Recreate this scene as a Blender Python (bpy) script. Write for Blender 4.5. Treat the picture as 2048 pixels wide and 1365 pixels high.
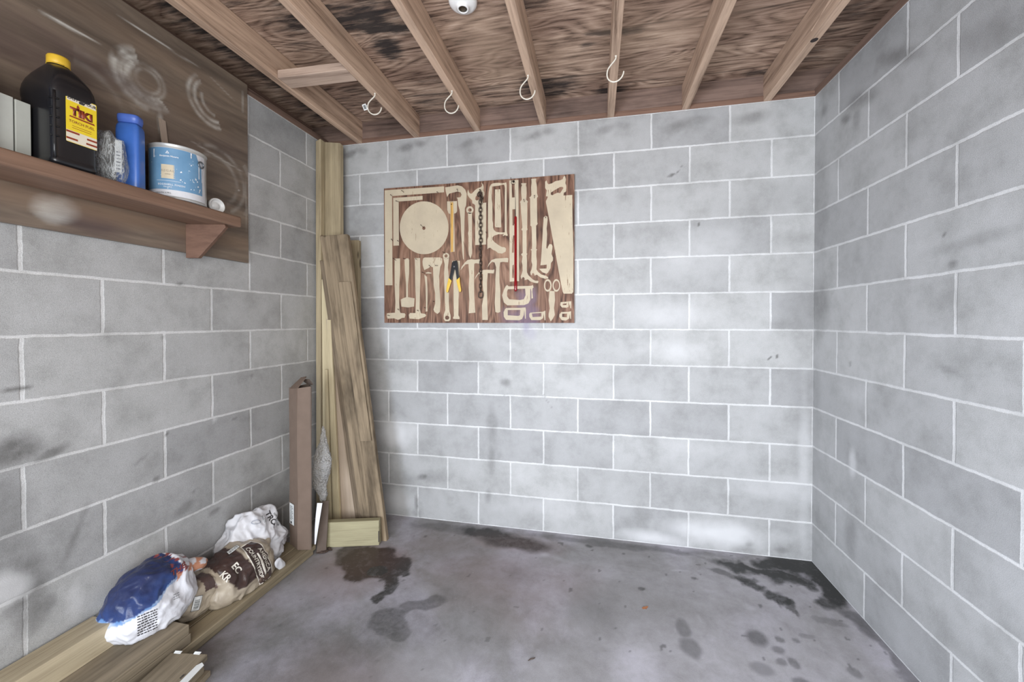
import bpy, bmesh, math, random
import numpy as np
from mathutils import Vector, Matrix, noise
from mathutils.bvhtree import BVHTree
random.seed(7)
for _o in list(bpy.data.objects): bpy.data.objects.remove(_o, do_unlink=True)
S = bpy.context.scene
COL = S.collection

# ------------------------------------------------------------------ camera, world, light, exposure
cam_d = bpy.data.cameras.new('camera'); cam = bpy.data.objects.new('camera', cam_d); COL.objects.link(cam)
cam.location = (-1.1163, -2.2883, 1.2678)
cam.rotation_euler = (math.pi/2 - 0.0107, 0.0003, 0.2034)
cam_d.sensor_width = 36.0; cam_d.lens = 769.83/2048*36.0
cam_d.shift_x = -8.876/2048; cam_d.shift_y = -31.76/2048
cam_d.clip_start = 0.02
S.camera = cam
S.view_settings.view_transform = 'Standard'; S.view_settings.look = 'None'
S.view_settings.gamma = 1.0; S.view_settings.use_curve_mapping = False
S.view_settings.exposure = 0.0
W = bpy.data.worlds.new('sky'); S.world = W; W.use_nodes = True
W.node_tree.nodes['Background'].inputs[0].default_value = (0.80, 0.90, 1.0, 1)
W.node_tree.nodes['Background'].inputs[1].default_value = 2.0

def area(name, loc, rot, sx, sy, power, color, spread=180):
    l = bpy.data.lights.new(name, 'AREA'); l.shape = 'RECTANGLE'; l.size = sx; l.size_y = sy
    l.energy = power; l.color = color; l.spread = math.radians(spread)
    o = bpy.data.objects.new(name, l); COL.objects.link(o); o.location = loc; o.rotation_euler = rot
    return o
# daylight entering the wide open front of the bay (behind the camera)
area('daylight_opening', (-0.95, -3.5, 1.32), Vector((-1.5, 3.0, 0.30)).to_track_quat('-Z', 'Y').to_euler(), 1.6, 1.9, 72, (1.0, 0.985, 0.955))
area('low_right_fill', (-2.35, -3.35, 0.85), Vector((2.4, 2.5, -0.45)).to_track_quat('-Z', 'Y').to_euler(), 1.0, 1.3, 66, (0.80, 0.88, 1.0), 130)  # added bluish fill in the opening, aimed to lift the lower right wall

RW, H, YF = 2.878, 2.438, -3.6      # room width, wall height, front of the bay
TH = 0.2032
JB, DECK = 2.438, 2.578             # joist underside, underside of the plywood deck

# ------------------------------------------------------------------ helpers
def srgb(r, g, b):
    f = lambda c: (c/255)/12.92 if c/255 <= 0.04045 else ((c/255+0.055)/1.055)**2.4
    return (f(r), f(g), f(b), 1)

class NT:
    def __init__(s, name):
        s.m = bpy.data.materials.new(name); s.m.use_nodes = True; s.t = s.m.node_tree
        s.b = s.t.nodes['Principled BSDF']
    def n(s, typ, **kw):
        nd = s.t.nodes.new(typ)
        for k, v in kw.items():
            if k.startswith('i_'): nd.inputs[int(k[2:])].default_value = v
            else: setattr(nd, k, v)
        return nd
    def l(s, a, b): s.t.links.new(a, b)
    def coord(s, scale=(1, 1, 1), rnd=True):
        tc = s.n('ShaderNodeTexCoord'); mp = s.n('ShaderNodeMapping'); mp.inputs['Scale'].default_value = scale
        s.l(tc.outputs['Object'], mp.inputs[0])
        if rnd:
            oi = s.n('ShaderNodeObjectInfo'); mu = s.n('ShaderNodeVectorMath', operation='SCALE'); mu.inputs[0].default_value = (37, 53, 71)
            s.l(oi.outputs['Random'], mu.inputs['Scale']); s.l(mu.outputs[0], mp.inputs['Location'])
        return mp.outputs[0]
    def noise(s, vec, scale, detail=5, rough=0.6, dist=0.0):
        nd = s.n('ShaderNodeTexNoise'); s.l(vec, nd.inputs['Vector'])
        nd.inputs['Scale'].default_value = scale; nd.inputs['Detail'].default_value = detail
        nd.inputs['Roughness'].default_value = rough; nd.inputs['Distortion'].default_value = dist
        return nd.outputs['Fac']
    def ramp(s, fac, stops):
        r = s.n('ShaderNodeValToRGB'); e = r.color_ramp.elements
        while len(e) < len(stops): e.new(0.5)
        for i, (p, c) in enumerate(stops): e[i].position = p; e[i].color = c
        s.l(fac, r.inputs[0]); return r.outputs[0]
    def math(s, op, a, b=None, clamp=False):
        nd = s.n('ShaderNodeMath', operation=op, use_clamp=clamp)
        for i, v in enumerate((a, b)):
            if v is None: continue
            if isinstance(v, (int, float)): nd.inputs[i].default_value = v
            else: s.l(v, nd.inputs[i])
        return nd.outputs[0]
    def mix(s, fac, a, b, mode='MIX'):
        nd = s.n('ShaderNodeMix', data_type='RGBA', blend_type=mode)
        for sock, v in ((nd.inputs[0], fac), (nd.inputs[6], a), (nd.inputs[7], b)):
            if isinstance(v, (int, float)): sock.default_value = v
            elif isinstance(v, tuple): sock.default_value = v
            else: s.l(v, sock)
        return nd.outputs[2]
    def attr(s, name, out='Color'):
        a = s.n('ShaderNodeAttribute', attribute_name=name); return a.outputs[out]
    def rgbsep(s, c):
        x = s.n('ShaderNodeSeparateColor'); s.l(c, x.inputs[0]); return x.outputs
    def bump(s, h, strength=0.3, dist=0.01):
        b = s.n('ShaderNodeBump'); b.inputs['Strength'].default_value = strength; b.inputs['Distance'].default_value = dist
        s.l(h, b.inputs['Height']); s.l(b.outputs[0], s.b.inputs['Normal'])
    def base(s, c):
        if isinstance(c, tuple): s.b.inputs['Base Color'].default_value = c
        else: s.l(c, s.b.inputs['Base Color'])
    def rough(s, v):
        if isinstance(v, (int, float)): s.b.inputs['Roughness'].default_value = v
        else: s.l(v, s.b.inputs['Roughness'])

def plain(name, col, rough=0.5, metal=0.0, var=0.12, scale=30, bump=0.0, spec=0.5):
    k = NT(name); v = k.coord(); n = k.noise(v, scale)
    d = tuple(c*(1-var) for c in col[:3])+(1,); u = tuple(min(1, c*(1+var)) for c in col[:3])+(1,)
    k.base(k.ramp(n, [(0.3, d), (0.7, u)])); k.rough(rough); k.b.inputs['Metallic'].default_value = metal
    k.b.inputs['Specular IOR Level'].default_value = spec
    if bump: k.bump(n, bump, 0.003)
    return k.m

def wood(name, c1, c2, axis=2, rough=0.75, grain=26, knots=True, stain=0.0, bump=0.25):
    """sawn softwood: c1 light, c2 dark, grain running along the axis of the object"""
    k = NT(name)
    sc = [1.0, 1.0, 1.0]; sc[axis] = 0.045
    v = k.coord(tuple(sc))
    g = k.noise(v, grain, 6, 0.65, 0.6)
    g2 = k.noise(v, grain*5, 3, 0.7, 0.1)
    h = k.math('ADD', k.math('MULTIPLY', g, 0.72), k.math('MULTIPLY', g2, 0.28))
    mid = tuple((a+b)/2 for a, b in zip(c1, c2))
    c = k.ramp(h, [(0.34, tuple(x*.8 for x in c2[:3])+(1,)), (0.43, mid), (0.54, c1), (0.68, tuple(min(1, x*1.18) for x in c1[:3])+(1,))])
    if knots:
        sc2 = [5.0, 5.0, 5.0]; sc2[axis] = 2.2
        kv = k.coord(tuple(sc2)); vo = k.n('ShaderNodeTexVoronoi'); vo.inputs['Scale'].default_value = 1.0
        k.l(kv, vo.inputs['Vector'])
        kn = k.ramp(vo.outputs['Distance'], [(0.0, (1, 1, 1, 1)), (0.055, (0.9, 0.9, 0.9, 1)), (0.085, (0, 0, 0, 1))])
        c = k.mix(kn, c, tuple(x*0.42 for x in c2[:3])+(1,))
    if stain:
        sc3 = [1.0, 1.0, 1.0]; sc3[axis] = 0.35
        sv = k.coord(tuple(sc3)); sn = k.noise(sv, 7, 4, 0.6)
        m = k.ramp(sn, [(0.48, (0, 0, 0, 1)), (0.68, (stain, stain, stain, 1))])
        c = k.mix(m, c, tuple(x*0.40 for x in c2[:3])+(1,))
    k.base(c); k.rough(rough); k.bump(h, bump, 0.004)
    k.b.inputs['Specular IOR Level'].default_value = 0.25
    return k.m

def link(o, parent=None):
    COL.objects.link(o)
    if parent is not None: o.parent = parent
    return o
def obj(name, me, mat=None, parent=None, loc=None):
    o = bpy.data.objects.new(name, me)
    if mat is not None and not me.materials: me.materials.append(mat)
    if loc is not None: o.location = loc
    return link(o, parent)
def from_bm(name, bm, mat=None, parent=None, smooth=False, loc=None):
    me = bpy.data.meshes.new(name)
    bmesh.ops.recalc_face_normals(bm, faces=bm.faces[:])
    bm.to_mesh(me); bm.free()
    if smooth:
        for p in me.polygons: p.use_smooth = True
    return obj(name, me, mat, parent, loc)
def tag(o, label=None, cat=None, group=None, kind=None):
    if label: o['label'] = label
    if cat: o['category'] = cat
    if group: o['group'] = group
    if kind: o['kind'] = kind
    return o
def empty(name, loc, label, cat, group=None, rz=0.0):
    o = bpy.data.objects.new(name, None); o.empty_display_size = 0.05
    o.location = loc; o.rotation_euler = (0, 0, rz); link(o)
    return tag(o, label, cat, group)
def bm_box(bm, a, b, bevel=0.0, seg=1):
    r = bmesh.ops.create_cube(bm, size=1.0); vs = r['verts']
    a, b = Vector(a), Vector(b)
    for v in vs: v.co = Vector(((a[i]+b[i])/2 + v.co[i]*(b[i]-a[i]) for i in range(3)))
    if bevel:
        es = list({e for v in vs for e in v.link_edges})
        bmesh.ops.bevel(bm, geom=es, offset=bevel, segments=seg, affect='EDGES', profile=0.5)
def box(name, a, b, mat, parent=None, bevel=0.0, seg=1):
    c = tuple((a[i]+b[i])/2 for i in range(3))
    bm = bmesh.new(); bm_box(bm, [a[i]-c[i] for i in range(3)], [b[i]-c[i] for i in range(3)], bevel, seg)
    return from_bm(name, bm, mat, parent, loc=c)
def bm_tube(bm, pts, r, n=10, cap=True):
    """round rod through the points, r a number or one radius per point"""
    pts = [Vector(p) for p in pts]; rings = []
    up = Vector((0.13, 0.31, 0.94)).normalized()
    for i, p in enumerate(pts):
        d = (pts[min(i+1, len(pts)-1)] - pts[max(i-1, 0)]).normalized()
        if abs(d.dot(up)) > 0.98: up = Vector((1, 0, 0.1)).normalized()
        a = d.cross(up).normalized(); b = d.cross(a).normalized(); up = -b if (-b).dot(up) > 0 else b
        rr = r[i] if isinstance(r, (list, tuple)) else r
        rings.append([bm.verts.new(p + (a*math.cos(2*math.pi*j/n) + b*math.sin(2*math.pi*j/n))*rr) for j in range(n)])
    for i in range(len(rings)-1):
        q0, q1 = rings[i], rings[i+1]
        # match rotation between rings
        for j in range(n): bm.faces.new((q0[j], q0[(j+1) % n], q1[(j+1) % n], q1[j]))
    if cap: bm.faces.new(rings[0][::-1]); bm.faces.new(rings[-1])
def bm_lathe(bm, prof, n=32, c=(0, 0, 0)):
    rings = []
    for r, z in prof:
        if r < 1e-6: rings.append([bm.verts.new((c[0], c[1], c[2]+z))])
        else: rings.append([bm.verts.new((c[0]+r*math.cos(2*math.pi*j/n), c[1]+r*math.sin(2*math.pi*j/n), c[2]+z)) for j in range(n)])
    for a, b in zip(rings, rings[1:]):
        for j in range(n):
            k = (j+1) % n
            if len(a) == 1 and len(b) == 1: continue
            if len(a) == 1: bm.faces.new((a[0], b[k], b[j]))
            elif len(b) == 1: bm.faces.new((a[j], a[k], b[0]))
            else: bm.faces.new((a[j], a[k], b[k], b[j]))
def bm_loft(bm, rings, cap=True):
    rs = [[bm.verts.new(p) for p in r] for r in rings]; n = len(rs[0])
    for a, b in zip(rs, rs[1:]):
        for j in range(n): bm.faces.new((a[j], a[(j+1) % n], b[(j+1) % n], b[j]))
    if cap: bm.faces.new(rs[0][::-1]); bm.faces.new(rs[-1])
    return rs
def sq_ring(cx, cy, z, a, b, e=4.0, n=40, rot=0.0):
    out = []
    for j in range(n):
        t = 2*math.pi*j/n; c, s = math.cos(t), math.sin(t)
        x = a*math.copysign(abs(c)**(2/e), c); y = b*math.copysign(abs(s)**(2/e), s)
        out.append((cx+x*math.cos(rot)-y*math.sin(rot), cy+x*math.sin(rot)+y*math.cos(rot), z))
    return out

# flat shapes and lettering, laid on a surface ----------------------------------------------
def shape_mesh(loops):
    cu = bpy.data.curves.new('flat_shape', 'CURVE'); cu.dimensions = '2D'; cu.fill_mode = 'BOTH'
    for lp in loops:
        sp = cu.splines.new('POLY'); sp.points.add(len(lp)-1)
        for p, q in zip(sp.points, lp): p.co = (q[0], q[1], 0, 1)
        sp.use_cyclic_u = True
    o = bpy.data.objects.new('flat_shape', cu); COL.objects.link(o)
    me = bpy.data.meshes.new_from_object(o.evaluated_get(bpy.context.evaluated_depsgraph_get()))
    bpy.data.objects.remove(o); bpy.data.curves.remove(cu)
    return me
def text_me(s, size, bold=0.0, shear=0.0, align='CENTER', space=1.0):
    cu = bpy.data.curves.new('lettering', 'FONT'); cu.body = s; cu.size = size; cu.align_x = align; cu.align_y = 'CENTER'
    cu.offset = bold; cu.shear = shear; cu.space_character = space; cu.resolution_u = 3
    o = bpy.data.objects.new('lettering', cu); COL.objects.link(o)
    me = bpy.data.meshes.new_from_object(o.evaluated_get(bpy.context.evaluated_depsgraph_get()))
    bpy.data.objects.remove(o); bpy.data.curves.remove(cu)
    return me
def bvh_of(o):
    me = o.data; M = o.matrix_basis
    return BVHTree.FromPolygons([M @ v.co for v in me.vertices], [p.vertices[:] for p in me.polygons])
def lay(name, me, O, R, U, mat, parent, bvh=None, off=0.0006, thick=0.0004, cut=0.006, warp=None, reach=0.12, parent_loc=(0, 0, 0)):
    """put a flat mesh (x right, y up) on a surface: R and U are the directions of x and y, seen from the front"""
    O, R, U = Vector(O), Vector(R).normalized(), Vector(U).normalized(); N = R.cross(U).normalized()
    bm = bmesh.new(); bm.from_mesh(me)
    if bvh is not None:
        bmesh.ops.triangulate(bm, faces=bm.faces[:])
        for _ in range(6):
            es = [e for e in bm.edges if e.calc_length() > cut]
            if not es: break
            bmesh.ops.subdivide_edges(bm, edges=es, cuts=1); bmesh.ops.triangulate(bm, faces=bm.faces[:])
    dead = []
    for v in bm.verts:
        x, y = v.co.x, v.co.y
        if warp: x, y = warp(x, y)
        p = O + R*x + U*y
        if bvh is not None:
            h = bvh.ray_cast(p + N*reach, -N, reach*2.0)
            if h[0] is None: dead.append(v); continue
            p = h[0] + N*off + h[1]*off*0.5*(1 if h[1].dot(N) > 0 else -1)
        else: p = p + N*off
        v.co = p - Vector(parent_loc)
    if dead: bmesh.ops.delete(bm, geom=dead, context='VERTS')
    if bvh is None and thick:
        r = bmesh.ops.extrude_face_region(bm, geom=bm.faces[:])
        for g in r['geom']:
            if isinstance(g, bmesh.types.BMVert): g.co += N*thick
    bmesh.ops.triangulate(bm, faces=bm.faces[:])
    return from_bm(name, bm, mat, parent)
def rect(w, h, r=0.0):
    if not r: return [[(-w/2, -h/2), (w/2, -h/2), (w/2, h/2), (-w/2, h/2)]]
    pts = []
    for cx, cy, a0 in ((w/2-r, -h/2+r, -90), (w/2-r, h/2-r, 0), (-w/2+r, h/2-r, 90), (-w/2+r, -h/2+r, 180)):
        for k in range(4): a = math.radians(a0+30*k); pts.append((cx+r*math.cos(a), cy+r*math.sin(a)))
    return [pts]

# value noise on arrays, for dirt masks -----------------------------------------------------
def vnoise(x, y, f, seed):
    rs = np.random.RandomState(seed); L = rs.rand(256, 256)
    xs, ys = x*f, y*f; xi, yi = np.floor(xs).astype(int), np.floor(ys).astype(int)
    fx, fy = xs-xi, ys-yi; fx = fx*fx*(3-2*fx); fy = fy*fy*(3-2*fy)
    g = lambda a, b: L[a % 256, b % 256]
    return (g(xi, yi)*(1-fx)+g(xi+1, yi)*fx)*(1-fy)+(g(xi, yi+1)*(1-fx)+g(xi+1, yi+1)*fx)*fy
def fbm(x, y, f, seed, o=4):
    t, a, s = 0, 0.5, 0
    for i in range(o): t = t+a*vnoise(x, y, f*2**i, seed+i); s += a; a *= 0.55
    return t/s
def blobs(x, y, lst, wob=0.5, f=9, seed=1, edge=0.25, warp=0.0, wf=9):
    """lst of (cx, cy, rx, ry, degrees, strength); soft noisy ellipses, the maximum of all"""
    if warp:
        x, y = x+(fbm(x, y, wf, seed+40, 5)-.5)*2*warp, y+(fbm(x, y, wf, seed+50, 5)-.5)*2*warp
    n = fbm(x, y, f, seed, 4)-0.5; out = np.zeros_like(x)
    for cx, cy, rx, ry, a, st in lst:
        c, s = math.cos(math.radians(a)), math.sin(math.radians(a)); dx, dy = x-cx, y-cy
        d = np.sqrt(((dx*c+dy*s)/rx)**2+((-dx*s+dy*c)/ry)**2) + n*2*wob
        out = np.maximum(out, st*np.clip((1+edge-d)/(2*edge), 0, 1))
    return out
def grid_face(name, origin, ux, uy, lx, ly, step, inward, thick, colfun, mat, label_kind=True):
    """a slab whose room side is a fine grid carrying the colour attribute 'dirt'"""
    nx, ny = max(2, int(lx/step)), max(2, int(ly/step))
    O, A, B, N = Vector(origin), Vector(ux), Vector(uy), Vector(inward)
    us = np.linspace(0, lx, nx+1); vs = np.linspace(0, ly, ny+1); UU, VV = np.meshgrid(us, vs)
    P = np.zeros((ny+1, nx+1, 3))
    for i in range(3): P[..., i] = O[i]+A[i]*UU+B[i]*VV
    verts = P.reshape(-1, 3); nv = len(verts)
    idx = np.arange(nv).reshape(ny+1, nx+1)
    f = np.stack([idx[:-1, :-1], idx[:-1, 1:], idx[1:, 1:], idx[1:, :-1]], -1).reshape(-1, 4)
    if A.cross(B).dot(N) < 0: f = f[:, ::-1]
    corners = [idx[0, 0], idx[0, -1], idx[-1, -1], idx[-1, 0]]
    back = [verts[c]-np.array(N)*thick for c in corners]
    verts = np.vstack([verts, np.array(back)]); b0 = nv
    extra = [(b0, b0+1, b0+2, b0+3)]
    edges = [list(idx[0, :]), list(idx[:, -1]), list(idx[-1, ::-1]), list(idx[::-1, 0])]
    faces = [tuple(q) for q in f.tolist()]
    for k, e in enumerate(edges): faces.append(tuple([b0+k]+[int(q) for q in e]+[b0+(k+1) % 4]))
    faces.append(extra[0])
    me = bpy.data.meshes.new(name); me.from_pydata(verts.tolist(), [], faces); me.update()
    at = me.color_attributes.new('dirt_and_light', 'FLOAT_COLOR', 'POINT')
    c = np.zeros((nv+4, 4)); c[:, 3] = 1
    c[:nv, :3] = colfun(UU, VV).reshape(-1, 3)
    at.data.foreach_set('color', c.ravel())
    return tag(obj(name, me, mat), kind='structure')

# ------------------------------------------------------------------ setting materials
def block_material(name, axis, sign, shift):
    k = NT(name)
    tc = k.n('ShaderNodeTexCoord'); sp = k.n('ShaderNodeSeparateXYZ'); k.l(tc.outputs['Object'], sp.inputs[0])
    u = k.math('ADD', k.math('MULTIPLY', sp.outputs[axis], sign), shift + 0.4064*20); z = k.math('ADD', sp.outputs['Z'], 0.0)
    wob = k.noise(tc.outputs['Object'], 9, 3, 0.6); wob = k.math('MULTIPLY', k.math('SUBTRACT', wob, 0.5), 0.009)
    wob2 = k.noise(tc.outputs['Object'], 60, 2, 0.6); wob2 = k.math('MULTIPLY', k.math('SUBTRACT', wob2, 0.5), 0.004)
    w = k.math('ADD', wob, wob2)
    cb = k.n('ShaderNodeCombineXYZ'); k.l(k.math('ADD', u, w), cb.inputs[0]); k.l(k.math('ADD', z, w), cb.inputs[1])
    br = k.n('ShaderNodeTexBrick'); br.offset = 0.5; br.offset_frequency = 2; br.squash_frequency = 2
    k.l(cb.outputs[0], br.inputs['Vector'])
    br.inputs['Scale'].default_value = 1.0; br.inputs['Mortar Size'].default_value = 0.0070
    br.inputs['Mortar Smooth'].default_value = 0.55; br.inputs['Brick Width'].default_value = 0.4064; br.inputs['Row Height'].default_value = 0.2032
    br.inputs['Color1'].default_value = (0.345, 0.345, 0.348, 1); br.inputs['Color2'].default_value = (0.455, 0.455, 0.452, 1)
    br.inputs['Mortar'].default_value = (0.62, 0.62, 0.62, 1)
    fine = k.noise(tc.outputs['Object'], 420, 3, 0.75); fine_c = k.ramp(fine, [(0.30, (0.68, 0.68, 0.68, 1)), (0.52, (1, 1, 1, 1)), (0.75, (1.16, 1.16, 1.16, 1))])
    med = k.noise(tc.outputs['Object'], 5.5, 7, 0.70); med_c = k.ramp(med, [(0.32, (0.76, 0.76, 0.75, 1)), (0.52, (1, 1, 1, 1)), (0.72, (1.13, 1.13, 1.14, 1))])
    c = k.mix(1.0, br.outputs['Color'], fine_c, 'MULTIPLY'); c = k.mix(1.0, c, med_c, 'MULTIPLY')
    # pinholes and scuffs of the paint
    ps = k.noise(tc.outputs['Object'], 75, 5, 0.8); pm = k.ramp(ps, [(0.735, (0, 0, 0, 1)), (0.77, (0.7, 0.7, 0.7, 1))])
    c = k.mix(pm, c, (0.24, 0.235, 0.225, 1))
    d = k.rgbsep(k.attr('dirt_and_light'))
    nz = k.noise(tc.outputs['Object'], 32, 5, 0.7); dm = k.math('MULTIPLY', d[0], k.math('ADD', k.math('MULTIPLY', nz, 1.1), 0.35), clamp=True)
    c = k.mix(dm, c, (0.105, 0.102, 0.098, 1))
    c = k.mix(k.math('MULTIPLY', d[1], 0.8, clamp=True), c, (0.70, 0.70, 0.71, 1))
    c = k.mix(k.math('MULTIPLY', d[2], 0.6, clamp=True), c, (0.25, 0.22, 0.34, 1))
    k.base(c); k.rough(0.46); k.b.inputs['Specular IOR Level'].default_value = 0.45
    hgt = k.math('SUBTRACT', k.math('MULTIPLY', fine, 0.35), k.math('MULTIPLY', br.outputs['Fac'], 0.55))
    k.bump(hgt, 0.45, 0.006)
    return k.m
M_BACK = block_material('painted_block_back', 'X', -1.0, 0.0)
M_SIDE = block_material('painted_block_side', 'Y', -1.0, 0.2032)

def floor_material():
    k = NT('stained_concrete'); tc = k.n('ShaderNodeTexCoord'); v = tc.outputs['Object']
    a = k.noise(v, 1.6, 6, 0.62, 0.4); b = k.noise(v, 9, 8, 0.74, 0.3); f = k.noise(v, 380, 3, 0.8)
    c = k.ramp(a, [(0.28, (0.205, 0.200, 0.190, 1)), (0.46, (0.305, 0.298, 0.304, 1)), (0.60, (0.440, 0.426, 0.475, 1)), (0.76, (0.50, 0.49, 0.545, 1))])
    c = k.mix(1.0, c, k.ramp(b, [(0.3, (0.74, 0.73, 0.72, 1)), (0.52, (1, 1, 1, 1)), (0.72, (1.16, 1.16, 1.19, 1))]), 'MULTIPLY')
    c = k.mix(1.0, c, k.ramp(f, [(0.3, (0.74, 0.74, 0.74, 1)), (0.75, (1.22, 1.22, 1.22, 1))]), 'MULTIPLY')
    d = k.rgbsep(k.attr('dirt_and_light')); nz = k.noise(v, 26, 6, 0.72, 0.5)
    # worn pale scuffs, and skylight painted over the right side
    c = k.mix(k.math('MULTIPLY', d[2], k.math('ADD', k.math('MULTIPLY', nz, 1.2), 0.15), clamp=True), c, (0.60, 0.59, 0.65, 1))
    c = k.mix(k.math('MULTIPLY', d[1], 0.62, clamp=True), c, (0.200, 0.130, 0.115, 1))
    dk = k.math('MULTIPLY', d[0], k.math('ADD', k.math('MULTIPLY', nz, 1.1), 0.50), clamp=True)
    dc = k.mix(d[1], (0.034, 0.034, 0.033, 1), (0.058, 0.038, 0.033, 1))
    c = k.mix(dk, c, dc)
    sv = k.n('ShaderNodeMapping'); sv.inputs['Scale'].default_value = (3, 9, 1); sv.inputs['Rotation'].default_value = (0, 0, 0.5); k.l(v, sv.inputs[0])
    sc = k.noise(sv.outputs[0], 5.0, 8, 0.85, 0.6); sm = k.ramp(sc, [(0.62, (0, 0, 0, 1)), (0.70, (0.55, 0.55, 0.55, 1))])
    c = k.mix(sm, c, (0.52, 0.51, 0.54, 1))
    k.base(c); k.b.inputs['Specular IOR Level'].default_value = 0.35
    k.rough(k.math('SUBTRACT', 0.62, k.math('MULTIPLY', d[0], 0.20)))
    k.bump(k.math('ADD', b, k.math('MULTIPLY', f, 0.25)), 0.12, 0.006)
    return k.m
M_FLOOR = floor_material()

def deck_material():
    """plywood sheathing: broad rotary-cut figure along x, dark veins, mould blooms and painted edge shade"""
    k = NT('roof_plywood'); tc = k.n('ShaderNodeTexCoord'); v = tc.outputs['Object']
    mp = k.n('ShaderNodeMapping'); mp.inputs['Scale'].default_value = (1.3, 5.2, 1.0); k.l(v, mp.inputs[0])
    a = k.noise(mp.outputs[0], 1.3, 1, 0.4, 0.5)
    rings = k.math('FRACT', k.math('MULTIPLY', a, 13.0)); rings = k.math('ABSOLUTE', k.math('SUBTRACT', rings, 0.5))
    mp2 = k.n('ShaderNodeMapping'); mp2.inputs['Scale'].default_value = (2.6, 42, 1.0); k.l(v, mp2.inputs[0])
    g = k.noise(mp2.outputs[0], 2.0, 5, 0.75, 0.0)
    h = k.math('ADD', k.math('MULTIPLY', rings, 0.34), k.math('MULTIPLY', g, 0.84))
    c = k.ramp(h, [(0.33, (0.075, 0.048, 0.036, 1)), (0.42, (0.255, 0.172, 0.128, 1)), (0.55, (0.45, 0.32, 0.24, 1)), (0.70, (0.62, 0.47, 0.37, 1))])
    big = k.noise(mp.outputs[0], 0.9, 3, 0.6, 0.8)
    c = k.mix(k.ramp(big, [(0.38, (0.75, 0.75, 0.75, 1)), (0.60, (0, 0, 0, 1))]), c, k.mix(1.0, c, (0.55, 0.50, 0.50, 1), 'MULTIPLY'))
    mp3 = k.n('ShaderNodeMapping'); mp3.inputs['Scale'].default_value = (2.2, 20, 1.0); mp3.inputs['Rotation'].default_value = (0, 0, 0.12); k.l(v, mp3.inputs[0])
    st = k.noise(mp3.outputs[0], 2.0, 6, 0.72, 0.15)
    d = k.rgbsep(k.attr('dirt_and_light'))
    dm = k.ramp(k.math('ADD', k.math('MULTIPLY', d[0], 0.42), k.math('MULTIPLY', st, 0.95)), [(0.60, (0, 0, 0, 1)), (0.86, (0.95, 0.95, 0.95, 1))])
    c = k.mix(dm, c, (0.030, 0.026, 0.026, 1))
    c = k.mix(d[1], c, (0.035, 0.025, 0.022, 1))
    c = k.mix(k.math('MULTIPLY', d[2], 0.55), c, (0.48, 0.35, 0.25, 1))
    k.base(c); k.rough(0.8); k.b.inputs['Specular IOR Level'].default_value = 0.2
    k.bump(h, 0.35, 0.004)
    return k.m
M_DECK = deck_material()
M_PLAIN = plain('opening_plaster', (0.55, 0.55, 0.54, 1), 0.8)

# wood palette
W_JOIST = wood('old_joist_pine', (0.53, 0.375, 0.275, 1), (0.23, 0.148, 0.102, 1), axis=1, stain=0.25, bump=0.4)
W_JOISTX = wood('old_blocking_pine', (0.52, 0.39, 0.31, 1), (0.25, 0.17, 0.13, 1), axis=0, stain=0.25, bump=0.5)
W_PLATE = wood('dark_plate_pine', (0.200, 0.118, 0.085, 1), (0.090, 0.052, 0.040, 1), axis=0, knots=False, bump=0.3)
W_RIM = wood('dark_rim_pine', (.21, .142, .115, 1), (.085, .056, .046, 1), axis=0, knots=False, stain=.5, bump=.3)
W_PLATEY = wood('dark_plate_pine_side', (0.185, 0.118, 0.090, 1), (0.085, 0.052, 0.042, 1), axis=1, knots=False, bump=0.3)

# ------------------------------------------------------------------ the setting
LEN = -YF
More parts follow.
